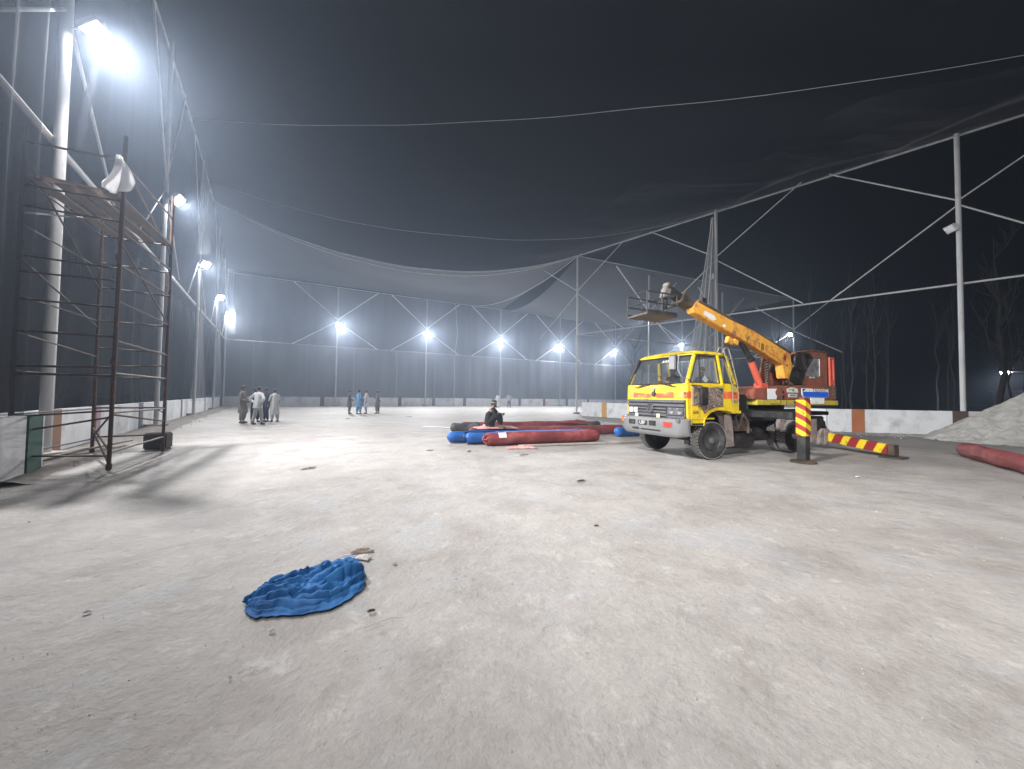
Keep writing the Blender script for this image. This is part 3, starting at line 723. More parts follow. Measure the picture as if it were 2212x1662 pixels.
    part(MB().sheet(lambda u, v: (ws(u, 0.80 + v * .2)[0] + 0.008, ws(u, 0.8 + v * .2)[1], ws(u, 0.8 + v * .2)[2]), 16, 2), 'sun_strip', SEAT, True)
    txt = text('windscreen_lettering', 'AWKS', 0.11, WP, T, (0.235, 0.86, 2.455), (rad(90 - 25), 0, rad(-90)), 0.001, 1.0)
    def quad(a, b, c, d, name, m):
        return part(MB().add([a, b, c, d], [(0, 1, 2, 3)]), name, m)
    for y, yt in ((0.04, 0.105), (W_ - 0.04, W_ - 0.105)):
        quad((0.12, y, 1.88), (1.15, y, 1.88), (1.07, yt, 2.57), (0.42, yt, 2.57), 'side_window', GLS)
        quad((1.26, y, 1.88), (1.64, y, 1.88), (1.41, yt, 2.57), (1.17, yt, 2.57), 'quarter_window', GL)
        g = MB(); g.beam((0.47, y, 1.88), (0.50, yt, 2.57), 0.02, 0.02, (0, 1, 0)); part(g, 'vent_bar', BK)
    # window rubbers
    rb = MB()
    for a, b in (((0.12, 0.03, 1.885), (1.14, 0.03, 1.885)), ((1.14, 0.03, 1.885), (1.06, 0.09, 2.56)), ((1.06, 0.09, 2.56), (0.43, 0.09, 2.56)), ((0.43, 0.09, 2.56), (0.12, 0.03, 1.885)),
                 ((1.27, 0.03, 1.9), (1.63, 0.03, 1.9)), ((1.63, 0.03, 1.9), (1.41, 0.09, 2.55)), ((1.41, 0.09, 2.55), (1.18, 0.09, 2.55)), ((1.18, 0.09, 2.55), (1.27, 0.03, 1.9))): rb.bar(a, b, 0.014, 6)
    wl = [ws(i / 12, 0.0) for i in range(13)]; rb.path([(p[0] - 0.008, p[1], p[2]) for p in wl], 0.018, 6)
    wl = [ws(i / 12, 1.0) for i in range(13)]; rb.path([(p[0] - 0.008, p[1], p[2]) for p in wl], 0.016, 6)
    for u in (0, 1): rb.path([(ws(u, k / 4)[0] - 0.006, ws(u, k / 4)[1], ws(u, k / 4)[2]) for k in range(5)], 0.016, 6)
    part(rb, 'window_rubber', BK)
    # wipers
    for y0, y1, z1 in ((0.75, 0.30, 1.80), (1.15, 1.75, 1.79)):
        w = MB(); w.path([(-0.02, (y0 + y1) / 2, 1.84), (-0.045, y1 + (0.1 if y1 < y0 else -0.1), z1)], 0.012, 6); w.bar((-0.035, y0, 1.865), (-0.05, y1, z1 - 0.02), 0.012, 6)
        part(w, 'wiper', BK)
    # interior
    it = MB(); it.bb((0.10, 0.06, 1.27), (0.34, W_ - 0.06, 1.78)); it.bb((1.0, 0.06, 1.27), (1.12, W_ - 0.06, 1.32)); part(it, 'dashboard', SEAT, bevel=0.03)
    for y in (0.55, 1.55):
        s = MB(); s.box((1.0, y, 1.50), (0.5, 0.52, 0.14)); s.box((1.28, y, 1.76), (0.12, 0.46, 0.42), rot=Matrix.Rotation(rad(8), 3, 'Y')); part(s, 'seat', SEAT, bevel=0.04)
    swm = MB(); c0 = Vector((0.52, 1.55, 1.92)); ring = []
    for k in range(25):
        a = 2 * math.pi * k / 24; ring.append(c0 + Vector((0.09 * math.cos(a), 0.22 * math.sin(a), 0.20 * math.cos(a))))
    swm.path(ring, 0.014, 6); swm.bar(c0, (0.3, 1.55, 1.7), 0.02, 6); part(swm, 'steering_wheel', BK)
    cl = MB()
    for k in range(14): cl.box((0.16 + 0.1 * R.random(), 0.5 + 1.1 * R.random(), 1.80 + 0.02 * R.random()), (0.08, 0.12, 0.05 + 0.05 * R.random()), R.random() * 3)
    part(cl, 'dashboard_clutter', mat('clutter_cloth', (0.17, 0.12, 0.1), 0.9, 0, (0.4, 0.36, 0.32), 0.8, 12), bevel=0.01)
    # ---------------- grille
    gr = part(MB().prism([(0.02, 0.985), (0.0, 1.0), (-0.01, 1.45), (0.03, 1.452)], 'y', 0.06, W_ - 0.06), 'grille', GM)
    sl = MB()
    sl.bb((-0.045, 0.06, 1.385), (-0.012, W_ - 0.06, 1.445)); sl.bb((-0.04, 0.06, 1.285), (-0.011, W_ - 0.06, 1.35))
    sl.bb((-0.04, 0.62, 1.205), (-0.011, 1.62, 1.25)); sl.bb((-0.04, 0.62, 1.12), (-0.011, 1.62, 1.17)); sl.bb((-0.04, 0.6, 1.03), (-0.011, 1.62, 1.085)); sl.bb((-0.035, 0.06, 1.0), (-0.011, 0.6, 1.06)); sl.bb((-0.035, 1.625, 1.0), (-0.011, W_ - 0.06, 1.06))
    for a in sl_split(sl): sub(a, 'grille_bar', GM, gr, bevel=0.006)
    sub(MB().bb((-0.014, 0.62, 1.255), (-0.010, 1.62, 1.284)), 'grille_gap', BKP, gr); sub(MB().bb((-0.014, 0.62, 1.173), (-0.010, 1.62, 1.202)), 'grille_gap', BKP, gr)
    sub(MB().bb((-0.014, 0.06, 1.353), (-0.010, W_ - .06, 1.382)), 'grille_gap', BKP, gr)
    em = part(MB().lathe([(0.125, 0.0), (0.125, -0.02), (0.105, -0.02), (0.105, -0.005)], (-0.045, 1.15, 1.235), 'x', 28), 'emblem', mat('emblem_chrome', (0.25, 0.25, 0.26), 0.25, 0.8), True)
    eh = MB()
    for s in (-1, 1): eh.beam((-0.062, 1.15 + s * 0.03, 1.235 + 0.085), (-0.062, 1.15 + s * 0.065, 1.235 - 0.06), 0.02, 0.026, (1, 0, 0))
    eh.beam((-0.062, 1.15 - 0.06, 1.215), (-0.062, 1.15 + 0.06, 1.215), 0.02, 0.022, (1, 0, 0)); sub(eh, 'emblem_letter', MATS['emblem_chrome'], em)
    for y0, y1 in ((0.10, 0.58), (1.62, 1.98)):
        hb = part(MB().bb((-0.03, y0, 1.075), (-0.0105, y1, 1.27)), 'headlamp_housing', GM, bevel=0.01)
        n = 2
        for k in range(n):
            yc = y0 + (y1 - y0) * (k + 0.5) / n; hw = (y1 - y0) / n * 0.40
            if y0 < 1: sub(MB().lathe([(min(hw, 0.082), -0.045), (min(hw, 0.078), -0.052), (0.05, -0.058), (0.005, -0.060)], (0.012, yc, 1.175), 'x', 22), 'headlamp', HLM, hb, True)
            else: sub(MB().bb((-0.048, yc - hw, 1.10), (-0.031, yc + hw, 1.235)), 'headlamp', WP, hb, bevel=0.012)
    part(MB().bb((-0.06, 1.60, 0.955), (-0.043, 1.70, 1.08)), 'white_card', WP)
    part(MB().bb((-0.07, 0.80, 0.955), (-0.048, 0.92, 1.09)), 'yellow_lamp', mat('pale_yellow_lens', (0.7, 0.62, 0.35), 0.3), bevel=0.01)
    # ---------------- bumper: flared shell with openings
    bm_ = MB()
    prof = [(-0.10, 1.0), (-0.16, 0.995), (-0.20, 0.97), (-0.212, 0.88), (-0.215, 0.76), (-0.212, 0.66), (-0.195, 0.59), (-0.16, 0.545), (-0.10, 0.53)]
    def bump_pt(u, v):
        k = v * 8; i = min(int(k), 7); f = k - i
        x = prof[i][0] + (prof[i + 1][0] - prof[i][0]) * f; z = prof[i][1] + (prof[i + 1][1] - prof[i][1]) * f
        e = abs(2 * u - 1); back = 0.0 if e < 0.80 else ((e - 0.80) / 0.20) ** 2 * 0.24
        zz = z + (0.07 * ((e - 0.78) / 0.22) * v if e > 0.78 else 0)
        return (x + back, -0.075 + u * 2.25, zz)
    bm_.sheet(bump_pt, 60, 16)
    bum = part(bm_, 'bumper', BU, True)
    sol = bum.modifiers.new('solid', 'SOLIDIFY'); sol.thickness = 0.012; sol.offset = -1
    sub(MB().bb((-0.218, 0.62, 0.655), (-0.205, 1.32, 0.70)), 'bumper_slot', BKP, bum, bevel=0.006)
    sub(MB().prism([(0.0, 0), (0.26, 0), (0.30, 0.05), (0.06, 0.06)], 'x', -0.216, -0.206).shift((0, 1.36, 0.655)), 'bumper_slot', BKP, bum)
    for y0, y1, z0, z1, m, nm in ((0.80, 1.0, 0.80, 0.90, BK, 'fog_lamp'), (1.55, 1.76, 0.80, 0.90, BK, 'fog_lamp'), (0.27, 0.52, 0.79, 0.905, RL, 'indicator_lamp')):
        sub(MB().bb((-0.226, y0 - 0.012, z0 - 0.012), (-0.214, y1 + 0.012, z1 + 0.012)), 'lamp_frame', BKP if m is BK else BU, bum)
        sub(MB().bb((-0.232, y0, z0), (-0.2265, y1, z1)), nm, m, bum, bevel=0.004)
    npb = sub(MB().bb((-0.236, 1.09, 0.79), (-0.2265, 1.40, 0.905)), 'number_plate', BKP, bum)
    text('plate_number', 'JL 9827', 0.085, WP, bum, (-0.2375, 1.245, 0.858), (rad(90), 0, rad(-90)), 0.0005, 0.9)
    sub(MB().bb((-0.239, 1.18, 0.805), (-0.2365, 1.32, 0.815)), 'plate_line', WP, bum)
    sub(MB().lathe([(0.055, 0.0), (0.06, -0.02), (0.05, -0.05)], (-0.16, 0.10, 0.955), 'x', 16), 'round_reflector', mat('reflector_grey', (0.2, 0.18, 0.2), 0.2, 0.4), bum, True)
    sub(MB().lathe([(0.06, 0.0), (0.06, -0.04), (0.03, -0.05)], (-0.16, 1.97, 0.87), 'x', 16), 'round_lamp', HLM, bum, True)
    sub(MB().bb((-0.12, 2.15, 0.80), (0.0, 2.22, 0.98)), 'corner_indicator', mat('orange_lens', (0.55, 0.2, 0.05), 0.3), bum, bevel=0.02)
    part(MB().bb((-0.05, 0.10, 0.90), (0.05, W_ - 0.10, 0.985)), 'bumper_backing', BKP)
    # ---------------- mirrors
    mr = MB(); mr.path([(0.06, -0.02, 1.95), (-0.16, 0.02, 2.0), (-0.20, 0.10, 2.2), (-0.16, 0.10, 2.56), (0.30, 0.10, 2.62)], 0.012, 6)
    mo = part(mr, 'mirror_arm', MI)
    sub(MB().box((-0.20, 0.26, 2.36), (0.05, 0.22, 0.36)), 'mirror', MI, mo, bevel=0.03)
    sub(MB().box((-0.172, 0.26, 2.36), (0.012, 0.235, 0.375)), 'mirror_rim', BK, mo, bevel=0.004)
    m2 = MB(); m2.path([(0.12, -0.01, 1.82), (0.30, -0.16, 1.80), (0.34, -0.18, 1.55)], 0.012, 6); m2o = part(m2, 'mirror_arm', BK)
    sub(MB().box((0.36, -0.17, 1.55), (0.27, 0.06, 0.44)), 'mirror', BK, m2o, bevel=0.028)
    # ---------------- ladder on the cab side
    ld = MB(); lm_ = mat('ladder_steel', (0.26, 0.235, 0.17), 0.5, 0, (0.2, 0.12, 0.08), 0.7, 8)
    for x0 in (1.28, 1.48):
        top = [(x0 - 0.10 + 0.1 * math.cos(a), 0.02, 2.72 + 0.08 * math.sin(a)) for a in [math.pi * k / 6 for k in range(7)]]
        ld.path([(x0 - 0.20, 0.10, 2.62)] + list(reversed(top)) + [(x0 + 0.02, -0.03, 2.5), (x0 + 0.22, -0.045, 1.85), (x0 + 0.26, -0.04, 1.33)], 0.013, 6)
    for k in range(6):
        z = 1.45 + k * 0.21; o = 0.24 - max(0, (z - 1.85)) * 0.32
        ld.bar((1.28 + o, -0.04, z), (1.48 + o, -0.04, z), 0.011, 6)
    part(ld, 'ladder', lm_, True)
    # ---------------- wheels
    wheel(T, 0.90, 0.155, outward=-1, steer=rad(-6)); wheel(T, 0.90, W_ - 0.155, outward=1, steer=rad(-6))
    wheel(T, 4.18, 0.16, outward=-1, dual=True); wheel(T, 4.18, W_ - 0.16, outward=1, dual=True)
    ax = MB(); ax.bar((0.90, 0.25, 0.44), (0.90, W_ - 0.25, 0.44), 0.06, 10); ax.bar((4.18, 0.3, 0.46), (4.18, W_ - 0.3, 0.46), 0.09, 12); ax.lathe([(0.05, -0.2), (0.2, -0.15), (0.22, 0), (0.2, 0.15), (0.05, 0.2)], (4.18, 1.05, 0.46), 'y', 16)
    ax.bar((0.6, 0.5, 0.5), (0.6, 1.6, 0.46), 0.025, 8); part(ax, 'axle', CH, True)
    for x in (0.9, 4.18):
        for y in (0.55, 1.55):
            m_ = MB()
            for q in range(4): m_.beam((x - 0.5 + q * 0.06, y, 0.60 + q * 0.016), (x, y, 0.50 + q * 0.016), 0.07, 0.012); m_.beam((x, y, 0.50 + q * 0.016), (x + 0.5 - q * 0.06, y, 0.60 + q * 0.016), 0.07, 0.012)
            part(m_, 'leaf_spring', CH)
    # ---------------- chassis
    ch = MB()
    for y in (0.62, 1.48): ch.bb((0.1, y - 0.05, 0.66), (6.5, y + 0.05, 0.88))
    for x in (0.15, 1.2, 2.4, 3.3, 5.0, 6.2): ch.bb((x, 0.672, 0.70), (x + 0.1, 1.428, 0.84))
    part(ch, 'chassis_frame', CH)
    part(MB().bb((0.15, 0.4, 0.52), (1.7, 1.7, 0.95)), 'engine', BK, bevel=0.06)
    sub_ = MB(); sub_.bb((2.15, 0.25, 0.90), (5.35, 1.85, 1.20)); part(sub_, 'subframe', CH, bevel=0.015)
    rb_ = MB(); rb_.bb((2.2, 0.235, 1.19), (5.3, 0.25, 1.235)); part(rb_, 'subframe_edge', CH)
    part(MB().bb((5.35, 0.5, 1.02), (6.75, 1.6, 1.14)), 'rear_deck', CH, bevel=0.01)
    part(MB().bb((5.35, 0.35, 0.55), (6.2, 1.75, 1.0)), 'rear_box', BK, bevel=0.03)
    rj = MB(); rj.path([(6.2, 0.5, 0.9), (6.45, 0.5, 0.8), (6.5, 0.5, 0.6)], 0.05, 8); rj.bb((6.2, 0.4, 0.55), (6.42, 1.6, 0.68)); part(rj, 'tow_hook', BK)
    # behind the cab: battery, tank, tool box, mud flaps
    part(MB().bb((1.95, 0.15, 1.0), (2.35, 1.9, 1.62)), 'black_cabinet', BK, bevel=0.03)
    part(MB().bb((2.42, 0.3, 1.05), (2.62, 0.6, 1.55)), 'green_canister', mat('teal_canister', (0.02, 0.16, 0.15), 0.5, 0, (0.05, 0.05, 0.05), 0.6, 6), bevel=0.03)
    part(MB().lathe([(0.23, -0.42), (0.24, -0.40), (0.24, 0.40), (0.23, 0.42)], (2.18, 0.36, 0.42), 'x', 24), 'fuel_tank', BK, True)
    part(MB().prism([(1.42, 1.10), (1.62, 1.16), (1.70, 0.9), (1.76, 0.28), (1.46, 0.26), (1.40, 0.8)], 'y', 0.10, 0.125), 'mud_flap', MF)
    part(MB().prism([(1.02, 1.19), (1.42, 1.15), (1.46, 0.9), (1.40, 0.6), (1.30, 1.0), (1.15, 1.12)], 'y', 0.16, 0.2), 'inner_arch', mat('inner_arch_dirt', (0.13, 0.09, 0.085), 0.8, 0, (0.05, 0.04, 0.04), 0.8, 5))
    part(MB().prism([(5.02, 0.92), (5.34, 0.94), (5.32, 0.22), (5.07, 0.26)], 'y', 0.10, 0.125), 'mud_flap', MF)
    mc = MB(); mc.bb((1.80, 0.12, 0.66), (2.30, 0.3, 0.95)); mc.path([(1.78, 0.1, 1.1), (1.9, 0.1, 0.75), (2.1, 0.1, 1.1), (2.28, 0.1, 0.9), (2.3, 0.1, 0.6)], 0.04, 8); part(mc, 'air_hoses', BR, True)
    part(MB().bb((3.65, 0.12, 0.60), (3.95, 0.24, 0.95)), 'pale_box', MF, bevel=0.02)
    part(MB().lathe([(0.10, -0.3), (0.12, -0.28), (0.12, 0.28), (0.10, 0.3)], (3.0, 0.40, 0.62), 'x', 18), 'air_tank', BK, True)
    part(MB().bb((2.75, 0.3, 0.35), (3.55, 1.2, 0.6)), 'gearbox', BK, bevel=0.05)
    # ---------------- outriggers
    ob = MB(); ob.bb((2.52, -0.86, 1.02), (2.82, 2.3, 1.19)); part(ob, 'outrigger_beam', CH, bevel=0.01)
    o1 = part(MB().bb((2.57, -1.11, 0.63), (2.79, -0.89, 1.50)), 'front_outrigger', ST1, bevel=0.012)
    sub(MB().bb((2.585, -1.095, 0.06), (2.775, -0.905, 0.6295)), 'jack_leg', CH, o1, bevel=0.01)
    sub(MB().lathe([(0.26, 0.0), (0.26, 0.03), (0.08, 0.06)], (2.67, -1.0, 0.0), 'z', 24).shift((0, 0, 0.002)), 'foot_plate', BR, o1, True)
    sub(MB().bb((2.62, -1.06, 1.501), (2.78, -0.94, 1.56)), 'jack_cap', RB, o1, bevel=0.01)
    # sloping rear beam
    A_, B_ = Vector((6.22, 0.25, 0.36)), Vector((5.88, -1.30, 0.20))
    o2 = part(MB().beam(A_, B_, 0.14, 0.26), 'rear_outrigger', ST2, bevel=0.01)
    sub(MB().bb((5.72, -1.46, 0.06), (5.96, -1.32, 0.34)), 'jack_leg', BR, o2, bevel=0.01)
    sub(MB().bb((5.60, -1.62, 0.004), (6.04, -1.18, 0.035)), 'foot_plate', BR, o2)
    part(MB().bb((5.95, 0.22, 0.12), (6.25, 0.5, 0.62)), 'beam_bracket', MF, bevel=0.03)
    o3 = part(MB().bb((2.47, W_ + 0.05, 0.6), (2.85, W_ + 0.3, 1.35)), 'far_outrigger', CH, bevel=0.01)
    sub(MB().bb((2.52, W_ + 0.08, 0.02), (2.8, W_ + 0.27, 0.599)), 'jack_leg', CH, o3)
    # ---------------- turntable and house
    part(MB().lathe([(0.62, 1.20), (0.62, 1.33), (0.55, 1.345)], (4.2, 1.05, 0), 'z', 36), 'turntable', BK, True)
    hp = [(2.44, 1.49), (2.43, 1.64), (2.52, 1.765), (2.70, 1.80), (3.35, 1.80), (3.45, 1.84), (3.95, 1.90), (5.02, 1.93), (6.06, 1.93), (6.06, 1.49)]
    hs = part(MB().prism(hp, 'y', 0.04, 2.02), 'crane_house', RB, bevel=0.02)
    bd = part(MB().bb((2.56, 0.02, 1.345), (6.28, 2.04, 1.487)), 'yellow_band', YB, bevel=0.01)
    for x in (3.52, 3.78): sub(MB().bb((x, 0.012, 1.35), (x + 0.012, 0.019, 1.485)), 'band_seam', BKP, bd)
    text('band_lettering', 'TADANO CRANE', 0.05, BKP, bd, (3.28, 0.0185, 1.375), (rad(90), 0, 0), 0.0005, 1.0)
    sub(MB().bb((4.10, 0.01, 1.39), (4.32, 0.019, 1.46)), 'rust_patch', BR, bd)
    cw = part(MB().bb((6.075, 0.05, 1.495), (6.26, 2.0, 1.93)), 'counterweight', mat('cw_brown', (0.17, 0.12, 0.08), 0.7, 0, (0.1, 0.05, 0.03), 0.8, 4), bevel=0.03)
    for z in (1.62, 1.74, 1.85): sub(MB().bb((6.08, 0.03, z), (6.25, 0.05, z + 0.02)), 'weight_rib', BR, cw)
    # signs on the house side
    sg = part(MB().prism([(4.50, 1.63), (4.48, 1.83), (5.78, 1.825), (5.80, 1.62), (5.76, 1.575), (4.56, 1.575)], 'y', 0.024, 0.036), 'maker_sign', WP)
    sub(MB().prism([(4.53, 1.735), (5.775, 1.735), (5.775, 1.60), (5.74, 1.585), (4.58, 1.585), (4.54, 1.63)], 'y', 0.019, 0.0235), 'blue_field', BP, sg)
    sub(MB().prism([(4.52, 1.737), (4.52, 1.815), (4.68, 1.815)], 'y', 0.019, 0.0235), 'navy_corner', NV, sg)
    text('maker_lettering', 'TADANO', 0.135, BKP, sg, (5.36, 0.0225, 1.776), (rad(90), 0, 0), 0.001, 1.28)
    text('small_mark', 'ic', 0.08, mat('pale_red_print', (0.5, 0.2, 0.2), 0.6), sg, (4.85, 0.0225, 1.775), (rad(90), 0, 0), 0.001, 1.2)
    part(MB().bb((4.87, 0.004, 1.385), (5.54, 0.019, 1.56)), 'white_placard', WP)
    part(MB().bb((5.08, 0.0, 1.425), (5.2, 0.0035, 1.433)), 'placard_line', BKP)
    hx = part(MB().prism([(3.84, 1.70), (3.82, 1.80), (4.05, 1.85), (4.30, 1.81), (4.34, 1.70)], 'y', 0.026, 0.036), 'shield_sticker', WD)
    sub(MB().lathe([(0.045, 0.0), (0.045, -0.004), (0.03, -0.004), (0.03, 0.0)], (4.09, 0.0255, 1.77), 'y', 20), 'sticker_ring', mat('green_print', (0.15, 0.32, 0.12), 0.6), hx)
    sub(MB().bb((3.90, 0.021, 1.775), (4.02, 0.0255, 1.79)), 'sticker_line', BP, hx)
    rc = part(MB().bb((3.89, 0.026, 1.565), (4.28, 0.036, 1.665)), 'cream_sticker', WD, bevel=0.004)
    sub(MB().bb((3.93, 0.021, 1.60), (4.24, 0.0255, 1.615)), 'sticker_line', BKP, rc); sub(MB().bb((3.95, 0.021, 1.628), (4.2, 0.0255, 1.64)), 'sticker_line', BKP, rc)
    part(MB().prism([(3.0, 1.50), (3.0, 1.79), (3.38, 1.79), (3.31, 1.70), (3.33, 1.64), (3.38, 1.60), (3.36, 1.50)], 'y', 0.026, 0.036), 'torn_poster', WP)
    part(MB().bb((3.62, 0.02, 1.50), (3.68, 0.038, 1.74)), 'lever_slot', BKP)
    part(MB().bb((3.60, 0.0, 1.62), (3.72, 0.02, 1.66)), 'lever_bar', RB)
    part(MB().lathe([(0.05, 0.0), (0.045, -0.03), (0.02, -0.03)], (3.82, 0.03, 1.99), 'y', 14), 'hinge_pin', BK, True)
    # ---------------- operator cab
    oc = MB()
    pts = [(4.45, 1.935), (4.45, 2.70), (4.70, 2.88), (5.25, 2.97), (6.05, 2.95), (6.05, 1.935)]
    y0, y1 = 0.18, 1.15
    # side wall with an opening, made of strips
    oc.prism([(4.45, 1.935), (4.45, 2.20), (6.05, 2.20), (6.05, 1.935)], 'y', y0, y0 + 0.03)
    oc.prism([(5.66, 2.204), (5.66, 2.75), (6.05, 2.75), (6.05, 2.204)], 'y', y0, y0 + 0.03)
    oc.prism([(4.45, 2.204), (4.45, 2.75), (4.92, 2.75), (4.92, 2.204)], 'y', y0, y0 + 0.03)
    oc.prism([(4.45, 2.754), (4.70, 2.88), (5.25, 2.97), (6.05, 2.95), (6.05, 2.754)], 'y', y0, y0 + 0.03)
    oc.prism([(4.45, 1.935), (4.45, 2.20), (6.05, 2.20), (6.05, 1.935)], 'y', y1 - 0.03, y1)
    oc.prism([(4.45, 2.754), (4.70, 2.88), (5.25, 2.97), (6.05, 2.95), (6.05, 2.754)], 'y', y1 - 0.03, y1)
    oc.bb((4.45, y0 + 0.032, 1.935), (4.48, y1 - 0.032, 2.2)); oc.bb((6.02, y0 + 0.032, 1.935), (6.05, y1 - 0.032, 2.35)); oc.bb((6.02, y0 + .032, 2.75), (6.05, y1 - .032, 2.95))
    oc.bb((5.9, y1 - .03, 2.204), (6.05, y1, 2.75)); oc.bb((4.45, y1 - .03, 2.204), (4.6, y1, 2.75))
    op = part(oc, 'operator_cab', RB, bevel=0.006)
    sub(MB().prism([(4.42, 2.72), (4.68, 2.90), (5.25, 2.995), (6.08, 2.97), (6.08, 2.955), (5.25, 2.975), (4.70, 2.885), (4.45, 2.70)], 'y', y0 - 0.03, y1 + 0.03), 'cab_roof', RB, op)
    gl2 = mat_glass('dirty_cab_glass', (0.5, 0.52, 0.48), 0.75)
    sub(MB().bb((4.92, y0 + 0.01, 2.20), (5.66, y0 + 0.016, 2.75)), 'cab_window', gl2, op)
    sub(MB().bb((4.6, y1 - 0.02, 2.20), (5.9, y1 - 0.014, 2.75)), 'cab_window', gl2, op)
    fr = MB(); fr.bb((5.64, y0 - 0.012, 2.22), (5.66, y0 - 0.001, 2.74)); sub(fr, 'window_trim', WD, op)
    sub(MB().path([(5.0, y0 + 0.03, 2.72), (5.1, y0 + 0.03, 2.5), (5.2, y0 + 0.03, 2.2)], 0.012, 6), 'cab_wiper', WD, op)
    sub(MB().bb((5.14, y0 - 0.02, 2.14), (5.40, y0 - 0.001, 2.19)), 'cab_handle', mat('handle_pale', (0.4, 0.35, 0.28), 0.5), op, bevel=0.004)
    sub(MB().bb((5.0, 0.45, 1.94), (5.5, 0.95, 2.4)), 'cab_seat', SEAT, op, bevel=0.05)
    # left part of the cab behind the boom foot
    lw = part(MB().prism([(3.45, 1.90), (3.62, 2.42), (4.44, 2.42), (4.44, 1.90)], 'y', 0.60, 0.64), 'machinery_cover', RB)
    sub(MB().prism([(3.66, 2.424), (3.78, 2.75), (4.40, 2.80), (4.40, 2.424)], 'y', 0.61, 0.62), 'guard_glass', gl2, lw)
    gf = MB(); gf.beam((3.62, 0.62, 2.42), (3.78, 0.62, 2.78), 0.03, 0.03); gf.beam((3.78, 0.62, 2.78), (4.44, 0.62, 2.82), 0.03, 0.03); sub(gf, 'guard_frame', RB, lw)
    # rear railing
    rg = MB()
    for x in (6.12, 6.30): rg.beam((x, 0.14, 1.93), (x - 0.02, 0.14, 2.78), 0.05, 0.05, (0, 1, 0))
    rg.beam((6.08, 0.14, 2.79), (6.30, 0.14, 2.79), 0.05, 0.05); rg.bb((6.10, 0.12, 1.96), (6.32, 0.16, 2.12)); part(rg, 'rear_guard', RC)
    # ---------------- boom
    yb0, yb1 = 0.10, 0.32
    bp = [(0.46, 3.90), (0.31, 3.72), (0.36, 3.62), (1.60, 3.235), (2.55, 2.915), (3.76, 2.48), (3.85, 2.10), (4.03, 2.09), (4.16, 2.32), (4.31, 2.48), (4.15, 2.58), (4.14, 2.80), (2.55, 3.345), (1.69, 3.55)]
    bo = part(MB().prism(bp, 'y', yb0, yb1), 'boom', BY, bevel=0.012)
    sub(MB().beam((0.55, 0.22, 3.935), (4.2, 0.22, 2.84), 0.20, 0.07), 'top_rail', BR, bo, bevel=0.008)
    for (x, z, dx, dz) in ((1.72, 3.0, 0.10, 0.09), (1.95, 2.98, 0.08, 0.07)):
        sub(MB().box((x, 0.2, z + 0.02), (dx * 2, 0.1, dz * 2), rot=Matrix.Rotation(rad(20), 3, 'Y')), 'boom_bracket', BY, bo, bevel=0.01)
    for x, z, r_ in ((3.95, 2.47, 0.03), (4.20, 2.50, 0.022), (4.20, 2.40, 0.02)): sub(MB().lathe([(r_, 0), (r_, -0.006), (0.005, -0.006)], (x, yb0 - 0.002, z), 'y', 12), 'bolt_hole', BK, bo)
    sub(MB().lathe([(0.085, 0), (0.085, -0.004), (0.005, -0.004)], (0, 0, 0), 'y', 20).scale((0.75, 1, 1.0)).shift((3.86, yb0 - 0.001, 2.68)), 'oval_mark', RDP, bo)
    def on_boom(name, s, size, m, x, z, sx=1.0):
        return text(name, s, size, m, bo, (x, yb0 - 0.003, z), (rad(90), rad(18.8), 0), 0.001, sx)
    on_boom('boom_lettering', 'TADANO', 0.11, RBK, 3.33, 2.73, 1.3)
    # stroke-built characters (two stacked logograms), worn dark paint
    kz = MB()
    def stroke(cx, cz, pts, w=0.013):
        for (a, b), (c, d) in pts:
            kz.beam((cx + a, yb0 - 0.003, cz + b), (cx + c, yb0 - 0.003, cz + d), 0.003, w, (1, 0, 0)) if False else kz.add(flat_stroke((cx + a, cz + b), (cx + c, cz + d), w, yb0 - 0.0035), [(0, 1, 2, 3)])
    stroke(2.90, 2.93, [((-.06, .08), (.06, .05)), ((-.05, .03), (.06, 0)), ((-.06, -.02), (.06, -.06)), ((0, .1), (0, -.1)), ((-.05, .09), (-.05, -.08)), ((.05, .08), (.05, -.1)), ((-.05, -.06), (.0, -.1))], 0.018)
    stroke(2.76, 2.98, [((-.03, .05), (.03, .03)), ((-.03, 0), (.03, -.02)), ((-.03, -.05), (.02, -.07)), ((0, .06), (0, -.08))], 0.014)
    sub(kz, 'boom_characters', BKP, bo)
    k2 = MB(); kz = k2
    stroke(2.28, 3.10, [((-.07, .09), (0, .02)), ((.07, .07), (0, .02)), ((-.07, .02), (.07, -.01)), ((0, .02), (0, -.12)), ((-.05, -.05), (.05, -.07))], 0.014)
    stroke(3.30, 2.93, [((-.05, .04), (.05, .0)), ((0, .03), (0, -.06)), ((-.05, -.05), (.05, -.09))], 0.014)
    sub(k2, 'boom_characters', BR, bo)
    sub(MB().prism([(0.66, 3.60), (0.72, 3.70), (1.05, 3.60), (1.12, 3.50), (0.98, 3.47)], 'y', yb0 - 0.004, yb0 - 0.0005), 'flaked_patch', WD, bo)
    sub(MB().prism([(1.35, 3.36), (1.40, 3.42), (1.47, 3.38), (1.44, 3.33)], 'y', yb0 - 0.004, yb0 - 0.0005), 'flaked_patch', WP, bo)
    sub(MB().prism([(1.70, 3.22), (1.76, 3.30), (1.86, 3.26), (1.82, 3.15)], 'y', yb0 - 0.004, yb0 - 0.0005), 'flaked_patch', mat('rusty_flake', (0.3, 0.14, 0.08), 0.7), bo)
    sub(MB().bb((0.75, 0.2, 3.93), (0.92, 0.34, 4.06)), 'boom_lamp', BK, bo, bevel=0.01)
    i1 = part(MB().beam((0.55, 0.28, 3.755), (0.02, 0.28, 3.985), 0.26, 0.22), 'inner_boom', BR, bevel=0.01)
    sub(MB().beam((0.06, 0.28, 3.965), (-0.30, 0.28, 4.13), 0.2, 0.17), 'inner_boom', CH, i1, bevel=0.01)
